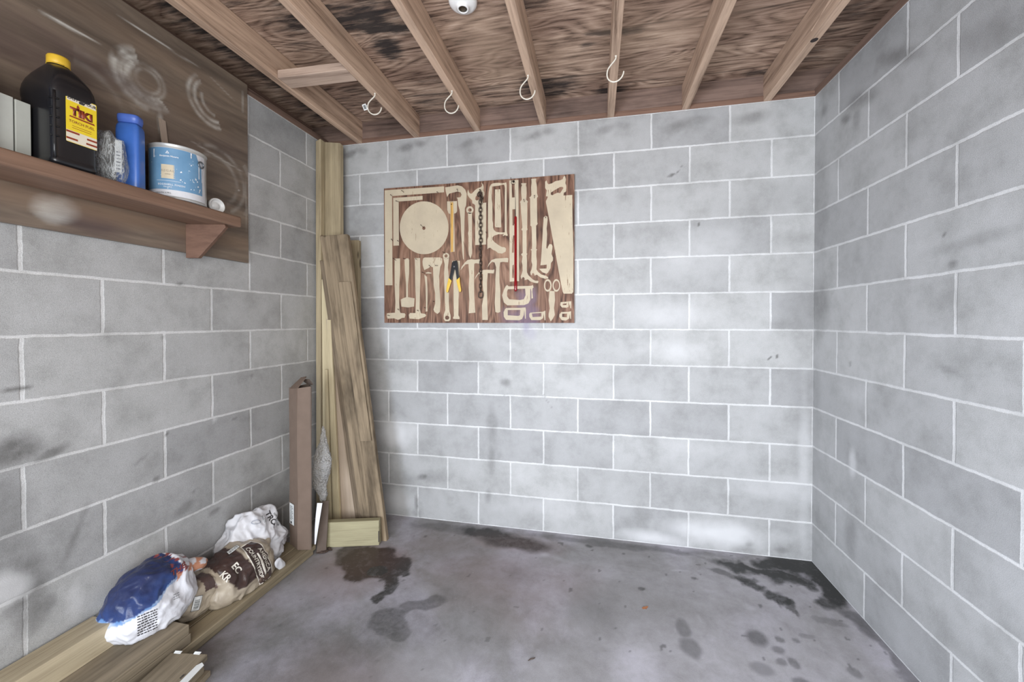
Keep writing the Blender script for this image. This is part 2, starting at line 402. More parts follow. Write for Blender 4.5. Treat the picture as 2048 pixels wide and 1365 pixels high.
# back wall: u runs left from the right corner
def back_dirt_sheen(u, z):
    x = -u
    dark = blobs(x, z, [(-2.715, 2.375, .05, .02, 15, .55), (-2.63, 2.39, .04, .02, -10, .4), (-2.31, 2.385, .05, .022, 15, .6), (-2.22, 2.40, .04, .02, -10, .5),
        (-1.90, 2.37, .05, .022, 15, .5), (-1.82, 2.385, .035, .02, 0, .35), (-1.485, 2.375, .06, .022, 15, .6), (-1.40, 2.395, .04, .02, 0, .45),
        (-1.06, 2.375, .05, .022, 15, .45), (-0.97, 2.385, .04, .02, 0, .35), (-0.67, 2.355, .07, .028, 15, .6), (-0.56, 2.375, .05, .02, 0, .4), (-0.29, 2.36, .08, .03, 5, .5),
        (-1.66, .893, .035, .025, 0, .62), (-1.745, .64, .03, .10, 4, .42), (-1.745, .42, .02, .07, 0, .40), (-2.20, .268, .035, .02, 10, .75), (-2.13, .27, .09, .04, 0, .35),
        (-2.246, .09, .014, .05, 0, .8), (-2.25, .03, .03, .02, 0, .5), (-1.77, .175, .02, .04, 0, .5), (-.30, .055, .02, .016, 0, .7), (-.33, .03, .05, .02, 0, .4), (-.14, .04, .03, .015, 0, .45),
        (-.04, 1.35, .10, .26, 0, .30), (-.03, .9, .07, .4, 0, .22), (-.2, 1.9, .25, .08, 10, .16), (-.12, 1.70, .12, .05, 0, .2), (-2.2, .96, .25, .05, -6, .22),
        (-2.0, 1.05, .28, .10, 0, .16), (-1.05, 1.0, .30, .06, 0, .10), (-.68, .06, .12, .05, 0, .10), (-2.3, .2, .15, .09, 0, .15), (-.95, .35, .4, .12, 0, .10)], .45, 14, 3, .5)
    crisp = blobs(x, z, [(-.703, 2.082, .022, .008, 25, .8), (-.672, 2.095, .006, .006, 0, .8), (-.655, 2.12, .003, .02, -20, .6), (-.205, 1.068, .012, .005, 30, 1), (-.17, 1.078, .004, .010, -20, 1),
        (-1.66, .816, .016, .003, 0, 1), (-.56, 1.80, .003, .009, 0, 1), (-1.40, .79, .003, .05, 35, .45), (-1.34, .77, .002, .035, 5, .5)], .2, 60, 5, .2)
    nz = fbm(x, z, 3, 11, 5)
    pale = blobs(x, z, [(-2.40, .55, .10, .08, 0, .8), (-2.40, .09, .12, .06, 0, .5), (-.45, .10, .22, .05, 0, .9), (-.80, .03, .14, .035, 0, .85), (-.56, 1.65, .16, .09, 0, .35),
        (-.71, 1.30, .16, .07, 0, .45), (-.70, 1.10, .14, .05, 0, .40), (-.18, .37, .18, .05, 0, .35), (-.5, .56, .2, .06, 0, .25), (-1.4, .15, .3, .05, 0, .2), (-.04, .5, .02, .35, 0, .35)], .6, 8, 21, .6)  # mid-height ovals right of centre paint the doorway's sheen into the blocks
    purple = blobs(x, z, [(-1.53, 1.235, .022, .05, 0, .8), (-1.50, 1.19, .03, .04, 0, .45)], .4, 20, 9, .5)
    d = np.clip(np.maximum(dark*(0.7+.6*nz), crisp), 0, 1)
    return np.stack([d, pale, purple], -1)
wall_back = grid_face('wall_back', (0, 0, 0), (-1, 0, 0), (0, 0, 1), RW, H, 0.010, (0, -1, 0), 0.2, back_dirt_sheen, M_BACK)
def left_dirt(u, z):
    y = -u
    dark = blobs(y, z, [(-1.45, .86, .07, .05, 20, .8), (-1.36, .83, .05, .015, 20, .7), (-1.42, .42, .05, .13, 5, .75), (-1.38, .34, .03, .03, -30, .7), (-1.436, 1.055, .03, .006, 5, .8),
        (-.94, .45, .05, .022, 20, .5), (-.90, .50, .012, .008, 0, .7), (-.80, .37, .03, .012, 10, .6), (-.62, .36, .12, .05, 20, .40), (-1.10, .72, .03, .008, 30, .4), (-1.30, .53, .012, .09, -20, .45),
        (-1.47, .62, .06, .20, 0, .45), (-1.1, .12, .35, .10, 0, .45), (-.5, .2, .25, .12, 0, .30), (-.35, .40, .08, .08, 0, .30), (-.95, 1.43, .012, .008, 0, .6), (-1.02, 1.2, .01, .007, 0, .5),
        (-.70, .78, .014, .008, 0, .5), (-.6, .98, .01, .008, 0, .5), (-1.05, .62, .01, .012, 0, .6), (-1.01, .79, .004, .006, 0, 1), (-2.2, .5, .5, .3, 0, .3)], .45, 13, 31, .4)
    pale = blobs(y, z, [(-1.46, .45, .045, .05, 0, .7), (-.42, .42, .05, .06, 0, .35), (-1.24, 1.98, .05, .03, 0, .3), (-.80, .80, .012, .008, 0, .8), (-1.30, .30, .02, .06, 0, .45)], .5, 12, 33, .4)
    nz = fbm(y, z, 3, 12, 5)
    return np.stack([np.clip(dark*(0.7+.6*nz), 0, 1), pale, dark*0], -1)
wall_left = grid_face('wall_left', (-RW, 0, 0), (0, -1, 0), (0, 0, 1), LEN, H, 0.012, (1, 0, 0), 0.2, left_dirt, M_SIDE)
def right_dirt(u, z):
    y = -u
    dark = blobs(y, z, [(-.56, 2.27, .12, .03, 28, .5), (-.36, 2.22, .08, .03, 20, .5), (-.33, 2.16, .02, .05, 0, .35), (-.25, 2.19, .03, .015, 20, .6), (-.08, 2.32, .03, .03, 0, .45),
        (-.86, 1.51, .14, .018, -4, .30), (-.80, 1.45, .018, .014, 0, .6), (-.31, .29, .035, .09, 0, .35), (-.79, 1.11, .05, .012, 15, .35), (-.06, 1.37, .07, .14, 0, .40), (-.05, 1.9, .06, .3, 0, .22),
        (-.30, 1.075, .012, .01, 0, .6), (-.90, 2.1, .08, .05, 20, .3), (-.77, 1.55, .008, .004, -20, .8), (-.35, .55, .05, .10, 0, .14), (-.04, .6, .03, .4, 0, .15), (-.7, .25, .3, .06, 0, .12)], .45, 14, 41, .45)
    nz = fbm(y, z, 3, 13, 5)
    pale = blobs(y, z, [(-.35, .95, .12, .05, 0, .25), (-.32, .63, .02, .06, 0, .6), (-1.3, .5, .3, .2, 0, .3)], .5, 9, 43, .5)
    return np.stack([np.clip(dark*(0.7+.6*nz), 0, 1), pale, dark*0], -1)
wall_right = grid_face('wall_right', (0, 0, 0), (0, -1, 0), (0, 0, 1), LEN, H, 0.012, (-1, 0, 0), 0.2, right_dirt, M_SIDE)
def floor_dirt_light(u, v):
    x, y = -u, -v
    w = fbm(x, y, 4, 51, 5)
    dark = blobs(x, y, [(-2.30, -.46, .155, .12, 15, .95), (-2.20, -.52, .16, .10, 20, .95), (-2.10, -.60, .05, .09, 30, .9), (-2.42, -.42, .10, .09, 0, .75), (-2.11, -.70, .025, .04, 0, .85), (-2.06, -.48, .035, .06, 20, .9)], .30, 9, 52, .10, .045, 10)
    d2 = blobs(x, y, [(-1.97, -.82, .10, .085, 20, .66), (-1.87, -.70, .12, .055, 25, .60), (-1.90, -.86, .05, .05, 0, .6)], .22, 7, 53, .16, .03, 9)
    d2 = np.minimum(d2, 1-0.75*blobs(x, y, [(-1.87, -.77, .05, .045, 0, 1)], .15, 9, 54, .2))
    d3 = blobs(x, y, [(-1.76, -.09, .20, .055, 0, 1), (-1.60, -.14, .22, .07, -6, .85), (-2.05, -.08, .2, .04, 0, .4), (-1.0, -.05, .5, .03, 0, .45), (-1.15, -.10, .03, .02, 0, .7)], .3, 10, 55, .3, .03, 9)
    d4 = blobs(x, y, [(-.10, -.06, .22, .07, 0, 1), (-.30, -.14, .22, .045, -14, 1), (-.05, -.20, .06, .20, 0, 1), (-.20, -.17, .13, .06, 0, .85), (-.38, -.26, .10, .035, -45, .85), (-.30, -.34, .055, .045, -45, .9), (-.26, -.40, .02, .06, 10, .7),
        (-.09, -.32, .06, .06, 30, .85), (-.045, -.42, .05, .09, 0, .6), (-.46, -.20, .09, .03, -10, .55), (-.02, -.6, .03, .3, 0, .5), (-.16, -.45, .04, .03, 0, .3)], .45, 12, 56, .22, .06, 10)
    d5 = blobs(x, y, [(-.482, -.605, .042, .042, 0, .58), (-.40, -.592, .014, .016, 0, .5), (-.335, -.585, .016, .012, 0, .45), (-.425, -.648, .022, .018, 20, .45), (-.395, -.70, .018, .024, 0, .5), (-.44, -.705, .02, .016, 0, .45), (-.41, -.78, .03, .02, 0, .5),
        (-.765, -.61, .028, .05, 0, .42), (-.755, -.70, .04, .05, 15, .46), (-.28, -.55, .03, .015, 0, .3), (-.52, -.75, .04, .03, 0, .35), (-.90, -.40, .02, .012, 0, .6), (-.64, -.27, .012, .01, 0, .6), (-.20, -.70, .02, .02, 0, .4)], .18, 16, 57, .22, .010, 16)
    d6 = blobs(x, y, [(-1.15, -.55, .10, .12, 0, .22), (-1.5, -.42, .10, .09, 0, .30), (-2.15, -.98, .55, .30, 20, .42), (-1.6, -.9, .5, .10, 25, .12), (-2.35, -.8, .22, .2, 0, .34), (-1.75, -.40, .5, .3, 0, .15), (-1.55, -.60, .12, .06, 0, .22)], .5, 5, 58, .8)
    specks = (fbm(x, y, 30, 59, 2) > .86)*.5
    red = np.maximum(blobs(x, y, [(-2.3, -.5, .22, .17, 15, .95), (-1.55, -.15, .25, .09, 0, .8), (-1.60, -.45, .40, .20, 0, .62), (-2.0, -.25, .25, .14, 0, .45), (-1.45, -.62, .18, .14, 0, .38), (-2.0, -1.10, .22, .14, 0, .5), (-2.62, -1.0, .1, .2, 0, .3)], .5, 5, 60, .6),
                     0*x)
    red = np.where(blobs(x, y, [(-2.20, -.53, .05, .04, 0, 1)], .3, 9, 61, .5) > .5, .1, red)
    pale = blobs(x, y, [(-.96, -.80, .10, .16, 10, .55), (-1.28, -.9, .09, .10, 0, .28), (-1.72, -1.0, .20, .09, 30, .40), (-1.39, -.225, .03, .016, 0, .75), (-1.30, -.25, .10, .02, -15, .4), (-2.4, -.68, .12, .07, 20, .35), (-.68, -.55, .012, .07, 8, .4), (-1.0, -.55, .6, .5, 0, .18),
        (-.45, -.80, .6, .35, 0, .42), (-.6, -.35, .4, .2, 0, .3), (-2.33, -.60, .05, .015, 0, .6), (-.45, -.42, .02, .03, 30, .6), (-.7, -.22, .05, .01, 10, .5), (-1.9, -.6, .05, .03, 0, .3)], .55, 7, 62, .7)  # wide right-hand ovals paint bluish skylight into the concrete
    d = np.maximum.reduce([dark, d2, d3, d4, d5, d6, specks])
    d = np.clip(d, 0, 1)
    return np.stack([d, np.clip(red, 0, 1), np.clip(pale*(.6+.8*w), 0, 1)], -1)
floor = grid_face('floor', (0, 0, 0), (-1, 0, 0), (0, -1, 0), RW, LEN, 0.008, (0, 0, 1), 0.15, floor_dirt_light, M_FLOOR)

def deck_dirt_shade(u, v):
    x, y = .13-u, -v
    mold_shade = blobs(x, y, [(-2.15, -.80, .30, .10, 6, .95), (-2.05, -.72, .16, .05, 12, 1), (-2.10, -.58, .07, .09, 0, .95), (-2.60, -.50, .13, .05, 10, .7), (-2.5, -.68, .12, .05, 10, .5), (-2.0, -.32, .10, .04, 0, .45), (-1.39, -.12, .16, .10, 10, .9),
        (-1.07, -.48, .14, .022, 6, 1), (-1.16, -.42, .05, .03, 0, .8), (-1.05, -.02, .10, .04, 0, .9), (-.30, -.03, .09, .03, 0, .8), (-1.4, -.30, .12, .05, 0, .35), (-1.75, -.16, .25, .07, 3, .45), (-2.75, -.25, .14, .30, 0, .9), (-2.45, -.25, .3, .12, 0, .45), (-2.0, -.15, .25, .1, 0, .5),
        (-2.82, -.7, .12, .6, 0, .8), (-1.38, -.72, .12, .05, 0, .75), (-1.87, -.72, .09, .03, 0, .5), (-2.3, -.82, .07, .05, 0, .7), (-.10, -.35, .13, .35, 0, .5), (-1.9, -.01, .9, .06, 0, .55), (-.8, -.01, .6, .05, 0, .35), (-2.3, -1.0, .6, .1, 0, .5)], .6, 8, 71, .55)  # besides mould, blobs along left and back edges paint shade into the deck
    seam = np.zeros_like(x)
    for y0, s, e in ((-.198, -2.3, -1.05), (-.49, -1.16, -.2), (-.075, -1.1, 0), (-1.22, -2.9, 0)):
        yy = y0 + .006*np.sin(x*9)
        seam = np.maximum(seam, np.clip(1-np.abs(y-yy)/.007, 0, 1)*(x > s)*(x < e))
    warm = blobs(x, y, [(-1.62, -.48, .14, .18, 0, .8), (-1.58, -.30, .16, .05, 0, .8), (-.80, -.45, .30, .10, 0, .5), (-.75, -.2, .3, .08, 0, .4), (-.3, -.4, .12, .12, 0, .3), (-1.25, -.35, .12, .1, 0, .3)], .5, 6, 72, .8)
    return np.stack([mold_shade, seam*.85, warm], -1)
ceiling = grid_face('ceiling', (.13, 0, DECK), (-1, 0, 0), (0, -1, 0), RW+.26, LEN, 0.008, (0, 0, -1), 0.02, deck_dirt_shade, M_DECK)

# timber along the wall heads: plate and rim boards above the blocks
def struct(o): return tag(o, kind='structure')
struct(box('trim_1', (-RW-.17, 0.0, H+.030), (0.15, .12, DECK+.015), W_RIM))
struct(box('trim_6', (-RW-.02, -.004, H), (0.02, .12, H+.0295), W_PLATE, bevel=.002))                                   # rim over the back wall
struct(box('trim_2', (-RW-.16, -LEN, H+.036), (-RW-.12, 0.0, DECK+.015), W_PLATEY))
struct(box('trim_3', (.10, -LEN, H+.036), (.14, 0.0, DECK+.015), W_PLATEY))
struct(box('trim_4', (-RW-.12, -LEN, H), (-RW+.004, -.001, H+.036), W_PLATEY, bevel=.002))
struct(box('trim_5', (-.004, -LEN, H), (.10, -.001, H+.036), W_PLATEY, bevel=.002))
# front of the bay, behind the camera: piers and lintel around the open front
struct(box('wall_front', (-RW-.2, YF-.2, 0), (-RW+.28, YF, DECK), M_PLAIN))
struct(box('wall_front_right', (-.12, YF-.2, 0), (.2, YF, DECK), M_PLAIN))
struct(box('wall_front_head', (-RW+.28, YF-.2, 2.25), (-.12, YF, DECK), M_PLAIN))

# painted tool silhouettes of the tool board, in millimetres from its lower left corner
OUTLINES = [[[[18,855],[425,852],[425,815],[70,815],[71,242],[19,243]]],
 [[[78,802],[281,802],[281,778],[116,777],[117,496],[78,496]]],
 [[[454,593],[453,571],[449,550],[442,530],[432,511],[421,494],[407,478],[391,465],[373,453],[354,445],[333,438],[312,435],[290,434],[269,436],[247,441],[227,449],[207,460],[189,472],[172,488],[158,505],[145,523],[136,544],[129,565],[124,587],[123,609],[124,631],[129,652],[136,673],[146,692],[158,709],[173,725],[190,739],[208,750],[228,758],[248,764],[270,767],[291,767],[313,764],[334,759],[354,750],[373,740],[391,727],[407,711],[421,694],[433,676],[442,656],[449,635],[453,614]],[[301,598],[299,592],[295,589],[289,587],[283,589],[279,593],[277,599],[279,605],[283,608],[289,610],[295,608],[299,604]]],
 [[[445,757],[510,755],[510,693],[504,682],[491,678],[494,443],[467,439],[466,677],[454,683],[446,704]]],
 [[[432,845],[514,852],[541,844],[563,823],[573,797],[572,768],[569,725],[561,708],[559,643],[553,392],[549,393],[543,452],[538,536],[533,644],[527,699],[518,728],[514,768],[508,776],[533,778],[540,792],[533,807],[514,814],[460,805],[454,798],[445,784],[437,817]]],
 [[[617,694],[616,687],[612,681],[607,676],[601,673],[593,672],[586,674],[580,677],[574,683],[571,689],[570,696],[571,704],[575,710],[580,715],[586,717],[593,718],[601,717],[607,713],[612,707],[616,701]],[[605,694],[603,688],[597,684],[590,684],[584,689],[582,696],[584,702],[590,706],[597,706],[603,701]]],
 [[[581,680],[607,676],[607,569],[607,428],[597,396],[586,422],[584,451],[584,534],[581,552],[585,570]]],
 [[[582,822],[588,803],[597,795],[607,795],[627,815],[646,826],[665,830],[672,840],[668,858],[678,845],[682,829],[680,808],[685,797],[686,782],[678,765],[676,733],[698,734],[696,479],[627,478],[627,722],[622,729],[609,735],[608,753],[590,771],[578,789],[578,807]],[[627,758],[629,772],[650,795],[665,800],[674,790],[675,772],[661,752],[650,754],[637,750]]],
 [[[741,848],[772,849],[810,844],[823,848],[826,833],[826,555],[828,541],[833,528],[823,525],[816,531],[806,525],[801,529],[806,536],[775,538],[746,530],[737,520],[737,506],[750,491],[775,472],[797,459],[812,458],[822,449],[819,431],[797,420],[772,424],[757,437],[739,445],[724,458],[713,457],[705,450],[705,507],[711,528],[709,582],[709,724],[713,795],[719,826],[728,842]],[[733,793],[735,829],[776,831],[810,836],[814,823],[814,548],[805,547],[761,552],[746,566],[741,580],[741,605],[737,623],[737,722],[733,751]]],
 [[[753,810],[786,809],[792,581],[786,578],[755,581],[752,587]]],
 [[[842,858],[898,857],[902,251],[844,249]],[[857,838],[875,837],[875,754],[858,754]],[[861,683],[882,684],[882,638],[870,586],[862,587]],[[866,527],[873,526],[870,423],[858,423],[860,471]],[[861,347],[870,351],[871,270],[859,272]]],
 [[[861,857],[875,856],[873,842],[862,844]]],
 [[[914,832],[918,836],[946,834],[946,830],[943,823],[947,809],[948,774],[945,736],[956,723],[952,716],[951,565],[954,561],[952,556],[947,551],[948,467],[948,416],[953,413],[948,406],[950,369],[949,327],[950,303],[959,285],[984,260],[1001,251],[1017,251],[1020,244],[1014,236],[994,239],[970,248],[955,261],[943,258],[936,256],[936,268],[929,275],[922,272],[916,262],[912,279],[920,300],[923,314],[923,346],[918,367],[923,398],[914,412],[924,419],[923,468],[923,552],[916,558],[918,564],[922,570],[920,601],[914,664],[911,717],[907,724],[916,734],[918,741],[915,776],[915,811],[920,825]]],
 [[[976,857],[1005,857],[1006,853],[1003,843],[1008,822],[1010,804],[1010,770],[1016,750],[1010,742],[1011,666],[1012,596],[1015,591],[1010,581],[1005,579],[1007,465],[1005,441],[1012,436],[1007,430],[1007,395],[1010,367],[1008,319],[1016,305],[1037,287],[1065,279],[1077,270],[1078,263],[1058,262],[1030,271],[1010,287],[1001,284],[996,281],[994,291],[987,298],[980,293],[980,283],[973,288],[970,302],[978,320],[982,347],[977,368],[978,403],[978,431],[972,437],[980,441],[981,466],[978,574],[970,581],[971,590],[970,668],[969,741],[964,748],[973,753],[977,762],[975,807],[978,838]]],
 [[[1059,834],[1067,842],[1073,824],[1080,818],[1099,822],[1119,833],[1150,837],[1162,842],[1167,855],[1175,861],[1181,840],[1178,817],[1183,803],[1184,775],[1178,765],[1169,763],[1167,746],[1218,746],[1220,586],[1224,456],[1225,200],[1224,180],[1216,171],[1168,172],[1163,184],[1154,225],[1116,433],[1099,523],[1082,620],[1064,711],[1064,721],[1076,745],[1064,749],[1066,766],[1069,783],[1059,797]],[[1092,756],[1094,769],[1119,783],[1147,797],[1161,797],[1167,790],[1154,770],[1147,761],[1133,765],[1116,759],[1102,752]]],
 [[[1050,625],[1062,633],[1073,628],[1074,610],[1068,559],[1071,524],[1069,490],[1066,442],[1071,441],[1074,438],[1075,448],[1085,466],[1099,463],[1103,451],[1102,440],[1097,406],[1106,385],[1105,368],[1094,354],[1091,323],[1078,300],[1068,291],[1044,300],[1030,313],[1024,322],[1068,322],[1069,345],[1031,342],[1035,377],[1038,422],[1040,456],[1043,491],[1046,560],[1049,601]]],
 [[[87,413],[125,413],[125,337],[119,243],[117,131],[121,74],[127,63],[155,61],[161,52],[155,33],[135,31],[120,22],[106,20],[81,29],[36,27],[30,41],[30,60],[40,63],[88,65],[91,131],[86,244],[86,357]]],
 [[[156,403],[163,411],[181,412],[188,402],[187,317],[179,242],[179,164],[224,156],[220,104],[180,98],[133,104],[128,149],[147,158],[166,164],[166,242],[158,336]]],
 [[[226,412],[263,411],[264,315],[261,203],[258,92],[268,60],[296,57],[303,47],[296,38],[268,29],[252,23],[188,27],[184,51],[192,63],[230,62],[233,148],[229,241],[228,353]]],
 [[[283,407],[293,413],[399,410],[412,402],[411,377],[399,352],[391,293],[393,220],[399,128],[395,69],[379,56],[359,69],[352,84],[364,121],[364,183],[354,239],[350,349],[333,357],[321,346],[291,334],[281,362],[279,388]]],
 [[[299,317],[317,321],[342,315],[336,311],[303,312]]],
 [[[291,305],[309,291],[313,203],[311,95],[312,73],[300,71],[302,129],[299,240],[295,277]]],
 [[[459,417],[457,411],[454,405],[448,401],[441,399],[433,399],[427,402],[421,406],[417,412],[416,419],[417,425],[421,431],[427,435],[434,437],[441,437],[448,434],[454,430],[457,424]],[[448,418],[446,412],[441,408],[434,408],[428,412],[426,418],[428,424],[434,428],[441,428],[446,424]]],
 [[[419,408],[437,398],[457,408],[449,346],[455,292],[455,127],[459,72],[467,43],[466,21],[455,10],[431,10],[420,25],[421,51],[431,80],[428,146],[424,311],[428,365]],[[458,32],[455,25],[448,20],[439,20],[431,25],[429,32],[431,40],[439,45],[448,45],[455,40]]],
 [[[478,386],[500,388],[528,384],[526,333],[521,236],[518,47],[526,32],[524,23],[484,25],[482,32],[488,43],[486,145],[486,236],[480,327]]],
 [[[532,326],[540,348],[559,372],[578,388],[601,392],[627,388],[659,391],[661,362],[629,367],[621,363],[619,270],[621,162],[627,63],[585,59],[589,144],[585,216],[589,288],[584,364],[563,361],[544,340]]],
 [[[623,266],[631,287],[649,310],[679,324],[702,325],[742,322],[746,327],[749,320],[746,301],[707,304],[702,247],[703,161],[707,18],[672,18],[670,107],[681,168],[674,233],[676,297],[661,307],[642,294]]],
 [[[705,338],[713,360],[731,383],[757,391],[797,392],[830,393],[836,389],[834,366],[801,370],[785,367],[781,337],[781,248],[786,195],[786,67],[772,61],[755,66],[751,124],[755,196],[755,267],[760,338],[750,368],[735,372],[720,360]]],
 [[[828,230],[837,221],[952,221],[977,222],[986,227],[990,211],[984,206],[982,187],[987,147],[977,145],[977,187],[973,206],[970,201],[970,138],[959,117],[934,107],[830,106],[808,124],[797,167],[808,200],[819,221]],[[833,203],[939,205],[942,166],[931,142],[906,137],[841,143],[828,161],[828,189]]],
 [[[822,90],[909,90],[941,93],[944,79],[943,25],[938,25],[934,79],[931,47],[920,23],[902,16],[822,18],[808,37],[806,65],[815,83]],[[832,78],[910,78],[907,46],[898,42],[832,46]]],
 [[[970,61],[1044,66],[1061,73],[1061,16],[1056,16],[1052,54],[1047,28],[1030,17],[977,17],[964,37],[964,54]],[[980,56],[1037,59],[1037,38],[984,35]]],
 [[[1151,122],[1189,125],[1213,127],[1212,84],[1207,88],[1206,112],[1199,95],[1185,89],[1158,91],[1148,105]],[[1163,112],[1187,115],[1184,105],[1163,105]]],
 [[[1155,64],[1196,65],[1212,69],[1212,24],[1207,24],[1204,53],[1201,26],[1182,14],[1158,16],[1143,36],[1144,50]],[[1160,54],[1189,55],[1187,33],[1160,35]]],
 [[[1098,221],[1097,211],[1094,201],[1090,193],[1084,188],[1078,185],[1072,185],[1066,188],[1060,194],[1056,202],[1053,212],[1052,222],[1053,233],[1056,242],[1060,250],[1066,256],[1072,259],[1078,259],[1084,256],[1090,250],[1094,242],[1097,232]],[[1090,222],[1088,211],[1085,203],[1080,197],[1074,196],[1068,198],[1063,203],[1060,212],[1059,222],[1060,232],[1063,241],[1068,246],[1074,248],[1080,246],[1085,240],[1088,232]]],
 [[[1148,220],[1147,210],[1144,200],[1140,193],[1135,187],[1129,184],[1122,184],[1116,187],[1111,193],[1107,201],[1104,211],[1103,221],[1104,232],[1107,241],[1111,249],[1116,255],[1122,258],[1129,258],[1135,254],[1140,249],[1144,241],[1147,231]],[[1142,221],[1141,210],[1138,202],[1132,196],[1126,194],[1120,196],[1115,202],[1111,211],[1110,221],[1111,231],[1115,240],[1120,246],[1126,248],[1132,246],[1138,240],[1141,231]]],
 [[[1085,189],[1115,188],[1118,133],[1112,88],[1117,47],[1106,26],[1093,9],[1080,36],[1080,54],[1087,85],[1080,133]]]]

# ------------------------------------------------------------------ ceiling joists, blocking, hooks, lampholder
JX = [(-2.6414, 'leftmost ceiling joist, running beside the dark left edge of the deck'),
      (-2.2364, 'weathered ceiling joist carrying the hook with a small barcode tag'),
      (-1.8354, 'brown ceiling joist just left of the white lampholder'),
      (-1.4264, 'brown ceiling joist just right of the white lampholder'),
      (-1.0344, 'narrow looking ceiling joist seen nearly from below, with the rightmost hook'),
      (-0.6324, 'clean brown ceiling joist with a small knot, second from the right wall'),
      (-0.2254, 'ceiling joist nearest the right wall, with a round dark knot hole')]
for i, (x, lab) in enumerate(JX):
    bm = bmesh.new(); L = 3.66
    bm_box(bm, (-.019, -L/2, 0), (.019, L/2, DECK-JB-.0008), .003, 2)
    o = from_bm('ceiling_joist', bm, W_JOIST, loc=(x, -L/2+.05, JB+.0004))
    tag(o, lab, 'joist', 'ceiling joists')
    if i == 6:
        bm = bmesh.new(); bm_lathe(bm, [(0, -.0006), (.012, -.0006), (.0135, 0)], 20); 
        kn = from_bm('knot_hole', bm, plain('dark_knot', (.03, .02, .018, 1), .9), o, loc=(-.002, 3.66/2-.05-.455, -.0004)); kn['label'] = 'round dark knot hole'
        bm = bmesh.new()
        rs = []
        for t in np.linspace(0, 1, 9):
            y = -.47+t*-.26; hw = .003+.010*math.sin(math.pi*min(1, t*1.2)*.5)
            rs.append([(-.0195, y+1.78, .03+t*.05-hw), (-.0215, y+1.78, .03+t*.05), (-.0195, y+1.78, .03+t*.05+hw)])
        bm_loft(bm, rs)
        kk = from_bm('split_sliver', bm, W_JOIST, o)
bm = bmesh.new(); bm_box(bm, (-.183, -.044, 0), (.183, .044, .038), .003, 2)
o = from_bm('blocking_board', bm, W_JOISTX, loc=(-2.439, -.643, JB+.002)); o.rotation_euler = (0, 0, math.radians(2))
tag(o, 'short pale weathered block nailed flat between the two leftmost joists', 'board')
M_HOOK = plain('cream_vinyl', (.62, .58, .50, 1), .42, var=.10, scale=60)
M_TAGW = plain('paper_white', (.68, .69, .68, 1), .6, var=.04)
M_TAGG = plain('print_grey', (.16, .17, .17, 1), .6)
def hook(x, y, rz, label, with_tag=False, s=1.0, tilt=0.0):
    t = empty('ceiling_hook', (x, y, JB), label, 'hook', 'vinyl coated hooks screwed into the joists', rz)
    pts = [(0, 0, .004), (0, 0, -.010), (-.008, 0, -.022), (-.022, 0, -.036), (-.034, 0, -.052), (-.038, 0, -.072), (-.035, 0, -.090), (-.026, 0, -.103), (-.010, 0, -.112), (.008, 0, -.111), (.022, 0, -.102), (.031, 0, -.088), (.034, 0, -.074)]
    pp = [Vector(p)*s for p in pts]; sm = []
    for i in range(len(pp)-1):
        p0, p1, p2, p3 = pp[max(i-1, 0)], pp[i], pp[i+1], pp[min(i+2, len(pp)-1)]
        for q in (0, .25, .5, .75): sm.append(0.5*((2*p1)+(-p0+p2)*q+(2*p0-5*p1+4*p2-p3)*q*q+(-p0+3*p1-3*p2+p3)*q**3))
    sm.append(pp[-1])
    bm = bmesh.new(); bm_tube(bm, sm, [.0031]*(len(sm)-3)+[.0031, .0031, .0025], 12)
    h = from_bm('hook_wire', bm, M_HOOK, t, True); h.rotation_euler = (tilt, 0, 0)
    bm = bmesh.new(); bm_lathe(bm, [(0, .002), (.0045, .002), (.005, -.001), (.003, -.004), (0, -.004)], 16)
    from_bm('screw_collar', bm, M_HOOK, t, True)
    if with_tag:
        O = Vector((-.050, -.003, -.073)); R = Vector((.93, 0, .37)); U = Vector((-.30, 0, .95)).normalized(); U = (U-R.normalized()*U.dot(R.normalized())).normalized()
        g = lay('price_tag', shape_mesh(rect(.020, .032, .001)), O, R, U, M_TAGW, t, None, 0, .0006); g['label'] = 'small white tag with a printed square'
        lay('printed_square', shape_mesh(rect(.012, .021)), O, R, U, M_TAGG, g, None, .0008, .0001)
        bm = bmesh.new(); bm_tube(bm, [(-.043, -.002, -.070), (-.039, -.005, -.064), (-.0365, -.003, -.060), (-.036, .004, -.062), (-.0395, .002, -.078), (-.044, -.002, -.078)], .0012, 6)
        from_bm('tag_loop', bm, plain('clear_tape', (.5, .5, .46, 1), .3), t, True)
    return t
hook(-2.230, -.486, .25, 'cream ceiling hook with a small white tag, leftmost of the row', True, .96)
hook(-1.835, -.426, .12, 'cream ceiling hook in the joist left of the lampholder, no tag')
hook(-1.435, -.470, .02, 'cream ceiling hook in the joist right of the lampholder, below a dark nail hole')
hook(-1.032, -.524, -.15, 'thin cream ceiling hook, rightmost of the row')

t = empty('lampholder', (-1.650, -.780, DECK), 'white porcelain lampholder without a bulb, screwed to the plywood deck', 'light fixture')
M_PORC = plain('porcelain', (.78, .77, .76, 1), .18, var=.03, spec=.6)
bm = bmesh.new(); bm_lathe(bm, [(0, 0), (.058, 0), (.0585, -.004), (.057, -.012), (.052, -.019), (.040, -.026), (.030, -.027), (.0265, -.030), (.0245, -.034), (.0235, -.037), (.0205, -.0385), (.0175, -.038), (.0170, -.034), (.0168, -.006), (0, -.006)], 56)
from_bm('porcelain_base', bm, M_PORC, t, True)
bm = bmesh.new()
pr = [(.0164, -.036)]
for i in range(12): pr.append((.0164-(.0010 if i % 2 else 0), -.035+i*.0022))
pr += [(.0160, -.0075), (0, -.0075)]
bm_lathe(bm, pr, 32); from_bm('screw_shell', bm, plain('brass_shell', (.45, .40, .34, 1), .3, .9), t, True)
